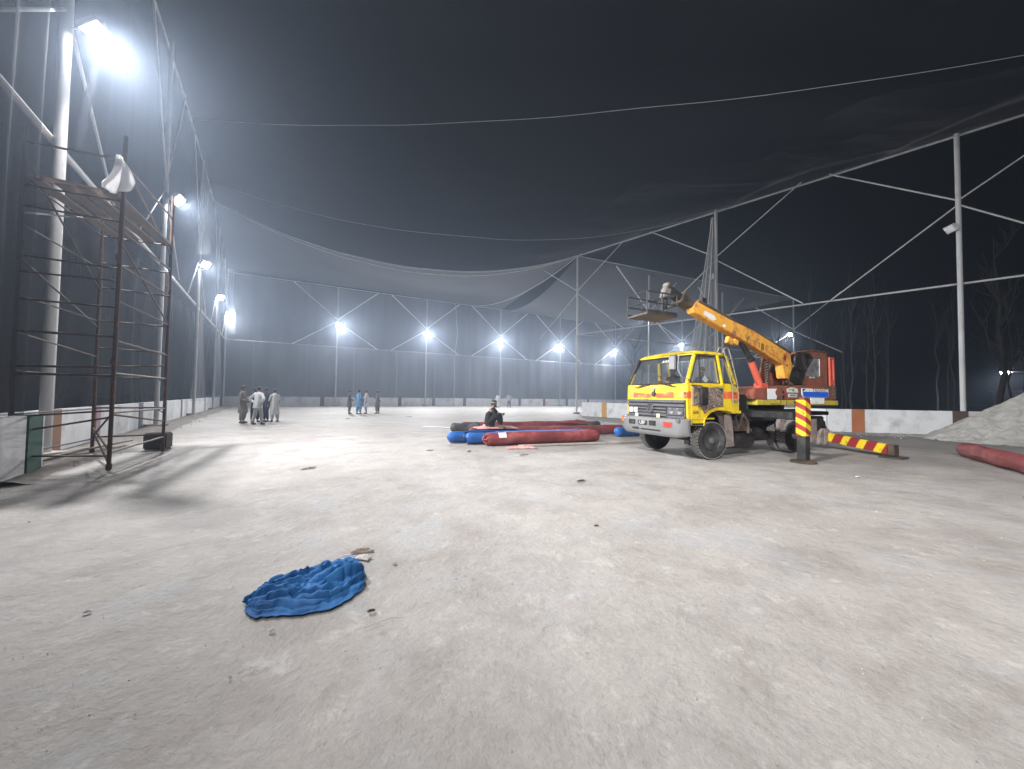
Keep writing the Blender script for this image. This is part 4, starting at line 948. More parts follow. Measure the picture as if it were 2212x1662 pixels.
    sub(MB().box((0.05, 0.28, 3.97), (0.07, 0.34, 0.30), rot=Matrix.Rotation(rad(23), 3, 'Y')), 'boom_collar', BR, i1, bevel=0.01)
    hd = part(MB().prism([(-0.27, 4.20), (-0.36, 4.31), (-0.41, 4.29), (-0.42, 4.20), (-0.47, 4.12), (-0.52, 3.93), (-0.46, 3.90), (-0.36, 4.02), (-0.22, 4.05), (-0.15, 4.10)], 'y', 0.20, 0.36), 'boom_head', mat('dusty_grey_steel', (0.16, 0.15, 0.13), 0.7, 0, (0.05, 0.045, 0.04), 0.9, 7), bevel=0.006)
    sub(MB().lathe([(0.05, 0.02), (0.065, 0.0), (0.05, -0.02)], (-0.37, 0.17, 4.22), 'y', 18), 'sheave', BR, hd, True)
    sub(MB().bb((-0.48, 0.22, 3.66), (-0.38, 0.34, 3.92)), 'hook_block', CH, hd, bevel=0.02)
    # basket
    bs = part(MB().bb((-1.28, -0.05, 3.395), (-0.36, 0.62, 3.435)), 'basket_floor', BR, bevel=0.004)
    bk = MB()
    X0_, X1_, Y0_, Y1_ = -1.27, -0.37, -0.04, 0.61
    for x in (X0_, (X0_ + X1_) / 2, X1_):
        for y in (Y0_, Y1_): bk.bar((x, y, 3.43), (x, y, 3.92), 0.016, 6)
    for z in (3.67, 3.92):
        bk.bar((X0_, Y0_, z), (X1_, Y0_, z), 0.015, 6); bk.bar((X0_, Y1_, z), (X1_, Y1_, z), 0.015, 6)
        bk.bar((X0_, Y0_, z), (X0_, Y1_, z), 0.015, 6); bk.bar((X1_, Y0_, z), (X1_, Y1_, z), 0.015, 6)
    bk.bb((X0_ - 0.01, Y0_ - 0.012, 3.436), (X1_ + 0.01, Y0_ - 0.002, 3.50)); bk.bb((X0_ - 0.01, Y1_ + 0.002, 3.436), (X1_ + 0.01, Y1_ + 0.012, 3.50))
    sub(bk, 'basket_rails', CH, bs)
    hg = MB(); hg.bar((-0.5, 0.28, 3.97), (-0.5, 0.28, 3.44), 0.03, 8); hg.bar((-0.5, Y0_, 3.92), (-0.5, Y1_, 3.92), 0.02, 6); sub(hg, 'basket_hanger', CH, bs)
    # lift cylinder
    cy = part(MB().bar((3.10, 0.28, 1.82), (2.68, 0.28, 2.58), 0.085, 18), 'lift_cylinder', RC, True)
    sub(MB().bar((2.70, 0.28, 2.55), (2.66, 0.28, 2.62), 0.10, 18), 'cylinder_gland', BK, cy, True)
    sub(MB().bar((2.66, 0.28, 2.62), (2.22, 0.28, 3.08), 0.07, 16), 'cylinder_rod', BK, cy, True)
    sub(MB().bb((2.98, 0.2, 1.79), (3.3, 0.42, 1.95)), 'cylinder_foot', RC, cy, bevel=0.02)
    # hoses
    hz = MB()
    for k in range(9):
        a = k * 0.075; hz.path([(3.30, 0.30, 1.93 + a), (3.38, 0.26, 1.97 + a), (3.48, 0.30, 1.94 + a)], 0.022, 6)
    hz.path([(3.42, 0.34, 1.9), (3.5, 0.34, 2.2), (3.62, 0.34, 2.5), (3.68, 0.34, 2.62), (3.58, 0.34, 2.56)], 0.03, 8)
    part(hz, 'hydraulic_hoses', BR, True)
    # mast and winch behind the boom foot
    ms = MB()
    ms.prism([(4.18, 2.05), (4.35, 1.95), (4.72, 1.95), (5.05, 2.55), (5.30, 2.75), (5.10, 2.88), (4.70, 2.90), (4.22, 2.78), (4.34, 2.48)], 'y', 0.13, 0.175)
    part(ms, 'boom_mast', BK, bevel=0.015)
    part(MB().lathe([(0.26, -0.02), (0.27, 0.0), (0.27, 0.03), (0.18, 0.04), (0.18, 0.3), (0.27, 0.31), (0.27, 0.34)], (4.52, 0.08, 2.62), 'y', 28), 'winch_drum', BK, True)
    part(MB().path([(4.52, 0.09, 2.86), (4.9, 0.1, 2.84), (5.1, 0.12, 2.7), (4.95, 0.12, 2.52), (4.7, 0.12, 2.45)], 0.045, 10), 'black_hose', BK, True)
    part(MB().bb((4.40, 0.11, 2.42), (4.90, 0.128, 2.46)), 'mast_plate', MF)
    part(MB().prism([(4.05, 2.09), (4.16, 2.3), (4.34, 2.44), (4.5, 2.4), (4.30, 2.02), (4.12, 1.98)], 'y', 0.2, 0.24), 'pivot_plate', mat('ochre_steel', (0.25, 0.14, 0.04), 0.5, 0, (0.04, 0.03, 0.02), 0.8, 5))
    return T
def arch_pt(arch, u):
    n = len(arch) - 1; t = u * n; i = min(int(t), n - 1); f = t - i
    return (arch[i][0] + (arch[i + 1][0] - arch[i][0]) * f, arch[i][1] + (arch[i + 1][1] - arch[i][1]) * f)
def sl_split(mb):
    out = []
    for k in range(0, len(mb.v), 8):
        q = MB(); q.add(mb.v[k:k + 8], [(0, 3, 2, 1), (4, 5, 6, 7), (0, 1, 5, 4), (1, 2, 6, 5), (2, 3, 7, 6), (3, 0, 4, 7)]); out.append(q)
    return out
def _shift(s, d): s.v = [(a + d[0], b + d[1], c + d[2]) for a, b, c in s.v]; return s
def _scale(s, d): s.v = [(a * d[0], b * d[1], c * d[2]) for a, b, c in s.v]; return s
MB.shift = _shift; MB.scale = _scale
def flat_stroke(p, q, w, y):
    a, b = Vector(p), Vector(q); t = (b - a).normalized(); n = Vector((-t.y, t.x)) * w / 2
    return [((a + n).x, y, (a + n).y), ((b + n).x, y, (b + n).y), ((b - n).x, y, (b - n).y), ((a - n).x, y, (a - n).y)]
truck()

# ================================================================== scaffold tower
def scaffold():
    A, B, C, D = Vector((-7.55, 7.0, 0)), Vector((-8.75, 9.35, 0)), Vector((-8.62, 6.4, 0)), Vector((-9.85, 8.75, 0))
    t = thing('scaffold_tower', 'rusty pipe scaffold tower with plank platform at the far left', 'scaffold', A)
    M = M_rust; up = lambda p, z: Vector((p.x - A.x, p.y - A.y, z))
    def part(mb, n): return mb.build(n, M, t, True)
    for p, h, l in ((A, 6.42, (0.02, .02)), (B, 6.5, (0, 0)), (C, 6.1, (-.03, 0)), (D, 5.7, (0, 0))):
        m = MB(); m.bar(up(p, 0.0), up(p, h) + Vector((*l, 0)), 0.033 if h > 3 else .03, 10)
        for z in (0.02, 2.0, 4.0): m.bar(up(p, z), up(p, z + 0.10), 0.044, 10)
        part(m, 'upright')
    PM = mat('worn_pipe', (0.060, 0.048, 0.043), 0.6, 0.1, (0.09, 0.045, 0.03), 0.8, 4, 0.45, 0.6)
    def bar(a, za, b, zb, n='crossbar', r=0.02, m=None):
        MB().bar(up(a, za), up(b, zb), r, 8).build(n, m or PM, t, True)
    for z in (0.36, 1.07, 1.82, 2.42, 3.2, 3.93, 4.6, 5.22, 5.93): bar(A, z + R.uniform(-.03, .03), B, z, r=0.022)
    for z in (0.34, 1.07, 1.80, 1.95, 2.46, 3.1, 3.5, 3.88, 4.72, 5.15, 5.85): bar(C, z + R.uniform(-.05, .08), A, z + R.uniform(-.10, .10), r=R.uniform(.016, .024))
    for z in (0.40, 1.07, 1.8, 2.13, 2.45, 3.12, 3.9, 4.5, 5.2): bar(D, z + R.uniform(-.08, .08), B, z + 0.02, r=0.02)
    for z in (0.36, 1.07, 1.82, 3.15, 4.4, 5.2): bar(C, z, D, z, r=0.016)
    for (p, z0, q, z1) in ((C, 5.6, D, 3.9), (C, 3.8, D, 3.0), (C, 2.5, D, 2.3), (A, 5.9, B, 5.0), (A, 4.4, B, 3.2), (D, 5.6, C, 4.6)):
        bar(p, z0, q, z1, 'diagonal_brace', 0.017)
    for (p, z0, q, z1) in ((D, 0.42, A, 1.05), (A, 0.12, D, 0.55), (D, 0.62, A, 0.36), (C, 0.75, A, 1.0), (B, 0.75, A, 1.05)):
        bar(p, z0, q, z1, 'diagonal_brace', 0.018, M)
    # short gussets on the B upright
    for z in (0.95, 1.7, 2.35, 3.1, 3.85): MB().bar(up(B, z), up(B, z - 0.28) + Vector((-0.12, -0.10, 0.40)) * 1.0, 0.012, 6).build('gusset', M, t)
    # platform planks laid lengthwise near the inner side
    PK = mat('scaffold_plank', (0.22, 0.17, 0.13), 0.85, 0, (0.12, 0.09, 0.07), 0.6, 2.5, stretch=(1, 1, 1))
    ex = (B - A).normalized(); ey = (C - A).normalized()
    for k in range(4):
        o = 0.10 + k * 0.31 + (0.03 if k % 2 else 0); a = A + ey * o - ex * (0.1 + 0.08 * R.random()); b = B + ey * o + ex * (0.15 + 0.15 * R.random())
        MB().beam(up(a, 5.19 + 0.012 * (k % 2)), up(b, 5.27 + 0.012 * (k % 2)), 0.20, 0.04).build('plank', PK, t, bevel=0.004)
    for k in range(3):
        a = C + ex * (0.3 + 0.3 * k) - ey * 0.1; b = a - ey * 0.75
        MB().beam(up(a, 5.40 + 0.05 * k), up(b, 5.36 + 0.05 * k), 0.2, 0.035).build('plank', PK, t, bevel=0.004)
    # white cloth hung on the upright
    def cl(u, v):
        w = 0.06 + 0.52 * min(1, v * 1.25) - 0.10 * max(0, v - 0.75) * 4
        return (A.x + (u - 0.52) * w + 0.03 * math.sin(v * 5) + 0.02 * math.sin(u * 14), A.y - 0.06 + 0.05 * math.sin(u * 11 + v * 4), 5.98 - v * (0.62 + 0.10 * math.sin(u * 3.1)))
    c = MB().sheet(cl, 22, 16).build('hanging_cloth', mat_net('thin_white_cloth', (0.85, 0.85, 0.86), 1.0, 0.0), None, True)
    s = c.modifiers.new('s', 'SOLIDIFY'); s.thickness = 0.006
    tag(c, 'white cloth hanging on the scaffold upright beside the platform', 'cloth')
    # dark block and bar at the far foot
    b = MB().box((-9.25, 9.75, 0.21), (0.46, 0.42, 0.42), rz=0.4).build('stone_block', mat('dark_block', (0.05, 0.045, 0.042), 0.9, 0, (0.1, 0.09, 0.08), 0.6, 4), None, bevel=0.03)
    tag(b, 'dark square block standing at the far foot of the scaffold', 'block')
    p = MB().path([(-8.9, 6.4, 0.06), (-9.6, 8.3, 0.16), (-10.6, 10.4, 0.13)], 0.03, 8).build('loose_pipe', PM, None, True); tag(p, 'loose pipe lying along the dirt bank under the scaffold', 'pipe')
scaffold()

# ================================================================== dirt bank, gravel heap
DIRT = mat('loose_dirt', (0.20, 0.175, 0.155), 0.95, 0, (0.30, 0.28, 0.26), 0.7, 3.0, bmp=0.8, bscale=12)
def bank():
    a = Vector((*PL[0], 0)); b = Vector((*PC, 0)); d = (b - a).normalized(); n_ = Vector((d.y, -d.x, 0))
    def fn(u, v):
        s = -3.2 + u * 40; w = 1.15 + 0.25 * noise.noise(Vector((s * .5, 0, 2)))
        p = a + d * s + n_ * (-0.2 + v * w)
        p.z = 0.16 * math.sin(math.pi * min(1, v * 1.05)) ** 0.8 * (0.7 + 0.5 * noise.noise(Vector((s * .8, v * 3, 0)))) - 0.02 + 0.03 * noise.noise(Vector((s * 3, v * 8, 1)))
        return p
    kind(MB().sheet(fn, 200, 14).build('dirt_bank', DIRT, None, True), 'structure')
    GV = mat('pale_gravel', (0.40, 0.385, 0.36), 0.95, 0, (0.2, 0.19, 0.18), 0.6, 5.0, bmp=1.0, bscale=14)
    def heap(u, v):
        an = u * 2 * math.pi; r = v * 4.1; c = Vector((20.9, 14.2, 0))
        rr = r * (1 + 0.10 * noise.noise(Vector((math.cos(an) * 1.5, math.sin(an) * 1.5, 0))))
        z = 2.5 * max(0, 1 - v) ** 1.1 - 0.03 + 0.10 * noise.noise(Vector((c.x + rr * math.cos(an) * 2, rr * math.sin(an) * 2, 1))) + 0.05 * noise.noise(Vector((rr * math.cos(an) * 7, rr * math.sin(an) * 7, 1)))
        return (c.x + rr * math.cos(an), c.y + rr * math.sin(an) * 0.75, z)
    h = MB().sheet(heap, 260, 90).build('gravel_heap', GV, None, True)
    h['kind'] = 'stuff'; tag(h, 'pale gravel heap piled against the wall at the right edge', 'gravel heap')
    # low rubble ridge in front of the right wall
    def rid(u, v):
        p = lerp((14.6, 17.2, 0), (21, 14.8, 0), u) + Vector((0.35, 0.94, 0)) * (v - 0.5) * 0.9
        p.z = 0.10 * math.sin(math.pi * v) * (0.6 + 0.7 * noise.noise(Vector((u * 30, v * 2, 0)))) - 0.01
        return p
    kind(MB().sheet(rid, 120, 8).build('rubble_ridge', GV, None, True), 'structure')
    # stones
    st = MB()
    for k in range(260):
        zone = R.random()
        if zone < 0.45:
            s = R.uniform(-2, 34); q = a + d * s + n_ * R.uniform(0.3, 1.2)
        elif zone < 0.85:
            q = lerp((14.5, 16.4, 0), (20, 13.5, 0), R.random()) + Vector((R.gauss(0, .4), R.gauss(0, .4), 0))
        else: q = Vector((R.uniform(-6, 14), R.uniform(1.5, 16), 0))
        sz = R.uniform(0.008, 0.02) if zone > .85 else R.uniform(0.02, 0.06)
        st.add([(q.x + math.cos(i * 2.1 + k) * sz * R.uniform(.7, 1), q.y + math.sin(i * 2.1 + k) * sz * R.uniform(.7, 1), 0.0) for i in range(3)] + [(q.x, q.y, sz * 0.8)], [(0, 1, 2), (0, 3, 1), (1, 3, 2), (2, 3, 0)])
    o = st.build('loose_stones', GV, None); kind(o, 'stuff')
    gt = MB()
    for k in range(500):
        d_ = 1.2 + 7 * R.random() ** 1.3; an = R.uniform(rad(35), rad(145)); x, y = d_ * math.cos(an), d_ * math.sin(an); sz = R.uniform(0.0015, 0.0042) * (1 + d_ * .12)
        a0 = R.random() * 6
        gt.add([(x + math.cos(a0 + i * 2.1) * sz * R.uniform(.6, 1.3), y + math.sin(a0 + i * 2.1) * sz, -0.002) for i in range(3)] + [(x, y, sz * 0.9)], [(0, 1, 2), (0, 3, 1), (1, 3, 2), (2, 3, 0)])
    kind(gt.build('grit', mat('brown_grit', (0.22, 0.19, 0.17), 0.9, 0, (0.5, 0.48, 0.45), 1.0, 9, 0.5, 0.52), None), 'stuff')
bank()

# ================================================================== wrapped rolls
def mat_fabric(name, c, c2, c3, rough=0.7):
    m, ns, ls, b = nt(name); v = coords(ns, ls)
    n = noise_n(ns, ls, 2.2, 6, 0.62, v); r = ramp(ns, [(0.34, c2), (0.52, c), (0.72, c3)]); ls.new(n.outputs[0], r.inputs[0])
    ls.new(r.outputs[0], b.inputs['Base Color']); b.inputs['Roughness'].default_value = rough
    n2 = noise_n(ns, ls, 9, 6, 0.6, coords(ns, ls, (0.5, 0.5, 2)), 0.6); n3 = noise_n(ns, ls, 300, 2, 0.5, v)
    nb = bump(ns, ls, n2.outputs[0], 0.6, 0.02); nb = bump(ns, ls, n3.outputs[0], 0.2, 0.002, nb); ls.new(nb, b.inputs['Normal'])
    MATS[name] = m; return m
FR = mat_fabric('maroon_wrap', (0.23, 0.036, 0.036), (0.13, 0.022, 0.022), (0.33, 0.10, 0.09))
FR2 = mat_fabric('maroon_wrap_dull', (0.19, 0.035, 0.035), (0.12, 0.025, 0.025), (0.27, 0.07, 0.065))
FB = mat_fabric('blue_wrap', (0.010, 0.10, 0.36), (0.006, 0.055, 0.22), (0.03, 0.17, 0.48), 0.5)
FG = mat_fabric('dark_grey_wrap', (0.06, 0.065, 0.065), (0.03, 0.03, 0.03), (0.17, 0.17, 0.18))
FP = mat_fabric('pink_sheet', (0.55, 0.27, 0.26), (0.42, 0.18, 0.17), (0.68, 0.42, 0.4))
def roll(p, q, r, m, label, group='wrapped rolls lying by the truck', lumps=0.02, end=0.6, flat=0.93, seed=0):
    a = Vector((p[0], p[1], r * flat)); b = Vector((q[0], q[1], r * flat)); d = (b - a).normalized(); L = (b - a).length
    n = Vector((-d.y, d.x, 0)); u_ = Vector((0, 0, 1)); g = MB(); NU, NV = max(30, int(L * 14)), 28
    t = thing('fabric_roll', label, 'fabric roll', (a.x, a.y, 0), 0, group)
    vs = []
    for i in range(NU + 1):
        s = L * i / NU; e = min(s, L - s); k = 1.0 if e > 0.16 else (0.10 + 0.90 * math.sqrt(max(0, 1 - (1 - e / 0.16) ** 2)))
        for j in range(NV):
            an = 2 * math.pi * j / NV
            nz = noise.noise(Vector((s * 1.6, math.cos(an) * 1.4, math.sin(an) * 1.4 + seed * 7)))
            wr = noise.noise(Vector((s * 0.9, an * 2.2, seed * 3 + 5)))
            pucker = (0.10 * math.sin(an * 9 + seed) * max(0, 1 - e / 0.25)) if e < 0.25 else 0
            rr = r * k * (1 + pucker) + lumps * nz + lumps * 0.7 * wr
            z = math.sin(an) * rr * flat
            vs.append(Vector((0, 0, 0)) + d * (s + 0.03 * pucker) + n * math.cos(an) * rr + Vector((0, 0, max(-r * flat, z) + r * flat)))
    fs = [(i * NV + j, i * NV + (j + 1) % NV, (i + 1) * NV + (j + 1) % NV, (i + 1) * NV + j) for i in range(NU) for j in range(NV)]
    fs += [tuple(reversed(range(NV))), tuple(NU * NV + j for j in range(NV))]
    g.add(vs, fs).build('wrap', m, t, True)
    return t, d, n, L
DX = Vector((3.83, 1.54)).normalized()
def along(p, L): return (p[0] + DX.x * L, p[1] + DX.y * L)
def rolls():
    t, d, n, L = roll((-0.83, 11.15), along((-0.83, 11.15), 4.1), 0.205, FR, 'long maroon roll lying in front with a white label near its left end', seed=1)
    MB().sheet(lambda u, v: d * (0.42 + u * 0.25) + (-n) * (0.216 * math.cos(rad(12 + v * 50))) + Vector((0, 0, 0.195 + 0.216 * math.sin(rad(12 + v * 50)))), 4, 8).build('paper_label', WP, t, True)
    tk = MB()
    for k in range(7):
        a = 2 * math.pi * k / 7; tk.path([(-n * 0.19 * math.cos(a) + Vector((0, 0, 0.19 + 0.17 * math.sin(a))) + d * 0.05), (Vector((0, 0, 0.19)) - d * 0.03)], [0.022, 0.03], 6)
    tk.build('gathered_end', FR, t, True)
    t, d, n, L = roll((-1.42, 11.42), along((-1.42, 11.42), 4.6), 0.19, FB, 'blue roll with a torn end, beside the front maroon roll', seed=2)
    MB().lathe([(0.10, 0), (0.07, -0.02), (0.01, -0.01)], (0, 0, 0), 'x', 16).build('dark_core', BKP, t, True, loc=(-0.045, -0.02, 0.19), rz=math.atan2(d.y, d.x))
    roll((-2.02, 11.68), along((-2.02, 11.68), 5.0), 0.185, FB, 'blue roll farthest left, its round end nearest the open floor', seed=3)
    roll((-1.5, 12.95), along((-1.5, 12.95), 6.6), 0.20, FR2, 'maroon roll running behind the blue ones towards the bumper', seed=4)
    roll((-2.1, 15.25), along((-2.1, 15.25), 5.6), 0.23, FR2, 'rearmost flattened maroon roll with ragged right end', seed=5, lumps=0.045, flat=0.85)
    roll((-2.45, 14.9), along((-2.45, 14.9), 1.25), 0.20, FG, 'short dark grey bundle at the left of the rearmost roll', seed=6, lumps=0.04)
    roll((2.2, 17.0), along((2.2, 17.0), 2.2), 0.19, FG, 'dark grey roll end showing behind the maroon rolls', seed=7)
    roll((3.95, 14.2), along((3.95, 14.2), 4.5), 0.19, FB, 'blue roll lying under the truck bumper', seed=8)
    a = Vector((12.6, 10.35)); d = Vector((-3.1, -4.55)).normalized()
    roll((a.x, a.y), (a.x + d.x * 5.6, a.y + d.y * 5.6), 0.20, FR2, 'maroon roll alone at the right edge, next to the gravel heap', seed=9, lumps=0.03)
    # sheets and torn fabric
    def crumple(name, cx, cy, w, h, m, label, cat, z=0.05, rz=0.0, seed=0, z0=0.0, n=26):
        def fn(u, v):
            x, y = (u - 0.5) * w, (v - 0.5) * h; e = min(u, 1 - u, v, 1 - v) * 4
            x += 0.12 * w * noise.noise(Vector((u * 3, v * 3, seed))); y += 0.15 * h * noise.noise(Vector((u * 3, v * 3, seed + 9)))
            zz = z0 + 0.006 + z * min(1, e) * (0.5 + 0.9 * abs(noise.noise(Vector((u * 5, v * 5, seed + 4)))) + 0.4 * noise.noise(Vector((u * 13, v * 13, seed))))
            return (x * math.cos(rz) - y * math.sin(rz), x * math.sin(rz) + y * math.cos(rz), max(z0 + 0.004, zz))
        o = MB().sheet(fn, n, n).build(name, m, None, True); o.location = (cx, cy, 0)
        s = o.modifiers.new('s', 'SOLIDIFY'); s.thickness = 0.004; s.offset = 1
        return tag(o, label, cat)
    globals()['crumple'] = crumple
    crumple('torn_sheet', -0.55, 12.85, 1.5, 0.75, FP, 'pink torn sheet spread under the seated man', 'sheet', 0.09, 0.3, 3, 0.39)
    crumple('torn_sheet', 0.28, 10.75, 0.85, 0.32, FP, 'pale pink rag on the floor before the front maroon roll', 'rag', 0.07, 0.2, 5)
    crumple('torn_sheet', 2.9, 16.6, 1.4, 0.5, FR, 'ragged red wrapping crumpled on top of the rearmost roll', 'sheet', 0.09, 0.3, 8, 0.36)
    crumple('torn_sheet', -1.0, 11.95, 1.0, 0.25, mat('navy_rag', (0.01, 0.03, 0.13), 0.7), 'dark navy rag lying over the two blue rolls', 'rag', 0.06, 0.35, 11, 0.34)
    pl = MB().beam((0.22, 11.02, 0.03), (4.9, 12.66, 0.03), 0.09, 0.05).build('plank', mat('pale_timber', (0.42, 0.38, 0.33), 0.8, 0, (0.1, 0.08, 0.07), 0.7, 5.0, 0.56, 0.64), None, bevel=0.006)
    tag(pl, 'long pale timber lying in front of the maroon roll', 'timber')
    pl = MB().beam((-4.15, 17.5, 0.012), (-2.7, 17.0, 0.012), 0.13, 0.02).build('strip', WP, None); tag(pl, 'white strip on the floor left of the rolls', 'strip')
rolls()

# ================================================================== blue cloth in the foreground
def blue_cloth():
    m = mat_fabric('blue_cloth', (0.010, 0.095, 0.27), (0.006, 0.06, 0.19), (0.025, 0.15, 0.37), 0.85)
    near = [(-1.885, 2.68), (-1.80, 2.58), (-1.70, 2.525), (-1.53, 2.535), (-1.34, 2.565), (-1.20, 2.66), (-1.135, 2.85), (-1.17, 2.99)]
    far = [(-1.89, 2.73), (-1.885, 2.84), (-1.84, 2.96), (-1.72, 3.09), (-1.62, 3.20), (-1.50, 3.30), (-1.34, 3.27), (-1.20, 3.08)]
    def cur(P, t):
        t = t * (len(P) - 1); i = min(int(t), len(P) - 2); f = t - i; f = f
        p0 = P[max(i - 1, 0)]; p1 = P[i]; p2 = P[i + 1]; p3 = P[min(i + 2, len(P) - 1)]
        return [0.5 * (2 * p1[k] + (p2[k] - p0[k]) * f + (2 * p0[k] - 5 * p1[k] + 4 * p2[k] - p3[k]) * f * f + (3 * p1[k] - p0[k] - 3 * p2[k] + p3[k]) * f ** 3) for k in (0, 1)]
    NU, NV = 220, 150
    rr = random.Random(5)
    #        v centre, curve, half width, height, start, end, phase
    ST = [(0.07, 0.02, 0.060, 0.045, -0.2, 1.2, 0.2), (0.17, 0.05, 0.060, 0.070, 0.10, 1.2, 1.0), (0.28, 0.07, 0.055, 0.085, 0.30, 1.15, 1.4),
          (0.38, 0.08, 0.045, 0.095, 0.42, 1.15, 1.7), (0.48, 0.08, 0.060, 0.115, 0.46, 1.1, 2.1), (0.62, 0.07, 0.085, 0.125, 0.50, 1.1, 2.4), (0.77, 0.04, 0.070, 0.115, 0.48, 1.05, 2.9), (0.90, 0.03, 0.075, 0.090, 0.42, 1.15, 0.4),
          (0.20, -0.05, 0.065, 0.055, -0.2, 0.55, 0.3), (0.34, -0.05, 0.060, 0.070, -0.2, 0.60, 0.9), (0.47, -0.05, 0.065, 0.085, -0.2, 0.52, 1.3), (0.61, 0.04, 0.075, 0.090, -0.1, 0.56, 1.9), (0.76, 0.05, 0.075, 0.092, -0.1, 0.55, 2.2), (0.90, 0.02, 0.075, 0.075, 0.0, 0.62, 1.1)]
    def fn(u, v):
        a, b = cur(near, u), cur(far, u)
        v2 = v + 0.05 * noise.noise(Vector((u * 5, v * 4, 3))) * math.sin(math.pi * v)
        x = a[0] + (b[0] - a[0]) * v; y = a[1] + (b[1] - a[1]) * v
        ew = min(1, v * 4.0) ** 0.95 * min(1, (1 - v) * 8) ** 0.6; ue = min(1, u * 3.2 + 0.12, (1 - u) * 9); w = ew * max(0, ue) ** 0.7
        z = 0.020 + 0.02 * math.sin(math.pi * v)
        for vc, cu2, hw, h, u0_, u1_, ph in ST:
            c = vc + cu2 * math.sin(u * 5.0 + ph) + 0.035 * noise.noise(Vector((u * 5, ph * 3, 2)))
            q = (v2 - c) / (hw * (1 + 0.4 * noise.noise(Vector((u * 4, ph, 7)))))
            if abs(q) >= 1: continue
            fu = max(0, min(1, (u - u0_) * 9)) * max(0, min(1, (u1_ - u) * 9))
            hh = h * (0.85 + 0.6 * noise.noise(Vector((u * 3.6, ph * 5, 1)))) * fu ** 0.6
            z = max(z, hh * (1 - abs(q) ** 1.7) ** 0.75)
        f2 = 1 - abs(math.sin((10 * v2 + 2.8 * noise.noise(Vector((u * 4.5, v * 4, 8))) + 3 * u) * math.pi)) ** 0.6
        cr = 1 - abs(noise.noise(Vector((u * 16, v * 11, 6)))) * 3.0
        z = z * w + w * (0.010 * f2 + 0.009 * cr + 0.012 * noise.noise(Vector((u * 24, v * 16, 2))) * (1.6 if v > .6 else .7))
        x += (0.030 * noise.noise(Vector((u * 7, v * 5, 20))) + 0.020 * noise.noise(Vector((u * 22, v * 9, 21)))) ; y += 0.040 * noise.noise(Vector((u * 8, v * 5, 30))) + 0.018 * noise.noise(Vector((u * 26, v * 6, 31)))
        return (x, y, max(0.004, z))
    o = MB().sheet(fn, NU, NV).build('blue_cloth', m, None, True)
    s = o.modifiers.new('s', 'SOLIDIFY'); s.thickness = 0.005; s.offset = 1
    tag(o, 'crumpled bright blue cloth lying on the floor in the foreground', 'cloth')
    # loose threads
    th = MB()
    for k in range(9):
        x, y = -1.78 + 0.03 * k, 2.98 + 0.035 * k; th.path([(x, y, 0.01), (x - 0.05 + 0.02 * R.random(), y + 0.05, 0.006), (x - 0.02 + .06 * R.random(), y + 0.12 * R.random() + .04, 0.004)], 0.0018, 4)
    th.path([(-1.62, 3.16, 0.03), (-1.6, 3.3, 0.006), (-1.52, 3.46, 0.004), (-1.40, 3.52, 0.004)], 0.002, 4)
    o2 = th.build('loose_threads', m, o); kind(o2, 'stuff')
    TAN = mat('dry_scrap', (0.30, 0.22, 0.17), 0.9, 0, (0.5, 0.45, 0.4), 0.7, 30); WS = mat('pale_scrap', (0.48, 0.45, 0.42), 0.9)
    crumple('dry_scrap', -1.40, 3.56, 0.20, 0.035, TAN, 'curled brown scrap beyond the blue cloth', 'scrap', 0.03, 0.25, 1, n=14)
    crumple('dry_scrap', -1.33, 3.42, 0.13, 0.07, WS, 'pale shredded scrap right behind the blue cloth', 'scrap', 0.035, -0.3, 2, n=14)
    for i, (x, y, w, h, m_, lb) in enumerate([(-1.02, 3.32, 0.03, 0.03, TAN, 'tiny brown speck right of the scraps behind the blue cloth'),
            (-0.95, 2.60, 0.045, 0.02, mat('dark_scrap', (0.05, 0.035, 0.03), 0.8), 'small dark fragment right of the blue cloth'),
            (-1.5, 2.38, 0.03, 0.014, WS, 'tiny white fleck in front of the blue cloth'), (-2.85, 2.55, 0.035, 0.03, WS, 'small white pebble-like scrap at the lower left'),
            (-4.05, 7.45, 0.30, 0.06, TAN, 'thin bent wire scrap in the middle distance left of centre'), (-2.2, 10.05, 0.18, 0.07, TAN, 'small paper scrap left of the blue rolls'),
            (-1.13, 9.95, 0.12, 0.05, mat('dark_scrap', (0.05, 0.035, 0.03), 0.8), 'dark scrap before the blue roll'), (0.33, 9.55, 0.3, 0.06, TAN, 'flat scrap before the front maroon roll'),
            (1.25, 6.65, 0.18, 0.05, mat('dark_scrap', (0.05, 0.035, 0.03), 0.8), 'dark flat smudge of scrap in the middle of the floor'), (1.0, 4.35, 0.05, 0.02, mat('dark_scrap', (0.05, 0.035, 0.03), 0.8), 'dark twig right of centre on the bright floor'),
            (-6.9, 25.0, 0.5, 0.12, mat('dark_scrap', (0.05, 0.035, 0.03), 0.8), 'dark low scrap on the far floor'), (-9.9, 22.5, 0.3, 0.1, mat('dark_scrap', (0.05, 0.035, 0.03), 0.8), 'dark scrap before the four far men'),
            (-1.7, 34.5, 0.9, 0.3, mat('dark_scrap', (0.05, 0.035, 0.03), 0.8), 'dark bundle on the far floor right of the four men'),
            (6.8, 7.3, .12, .04, WS, 'white fleck on the floor at the right'), (8.2, 5.9, .25, .06, mat('dark_scrap', (0.05, 0.035, 0.03), 0.8), 'dark scrap on the floor near the right edge')]):
        crumple('floor_scrap', x, y, w, h, m_, lb, 'scrap', min(0.02, w * 0.25), R.random(), 20 + i, n=10)
    s = MB().path([(-0.93, 2.42, 0.004), (-0.86, 2.47, 0.006), (-0.80, 2.53, 0.005), (-0.72, 2.54, 0.004)], 0.0028, 5).build('string', WS, None, True); tag(s, 'short pale string on the floor right of the blue cloth', 'string')
blue_cloth()

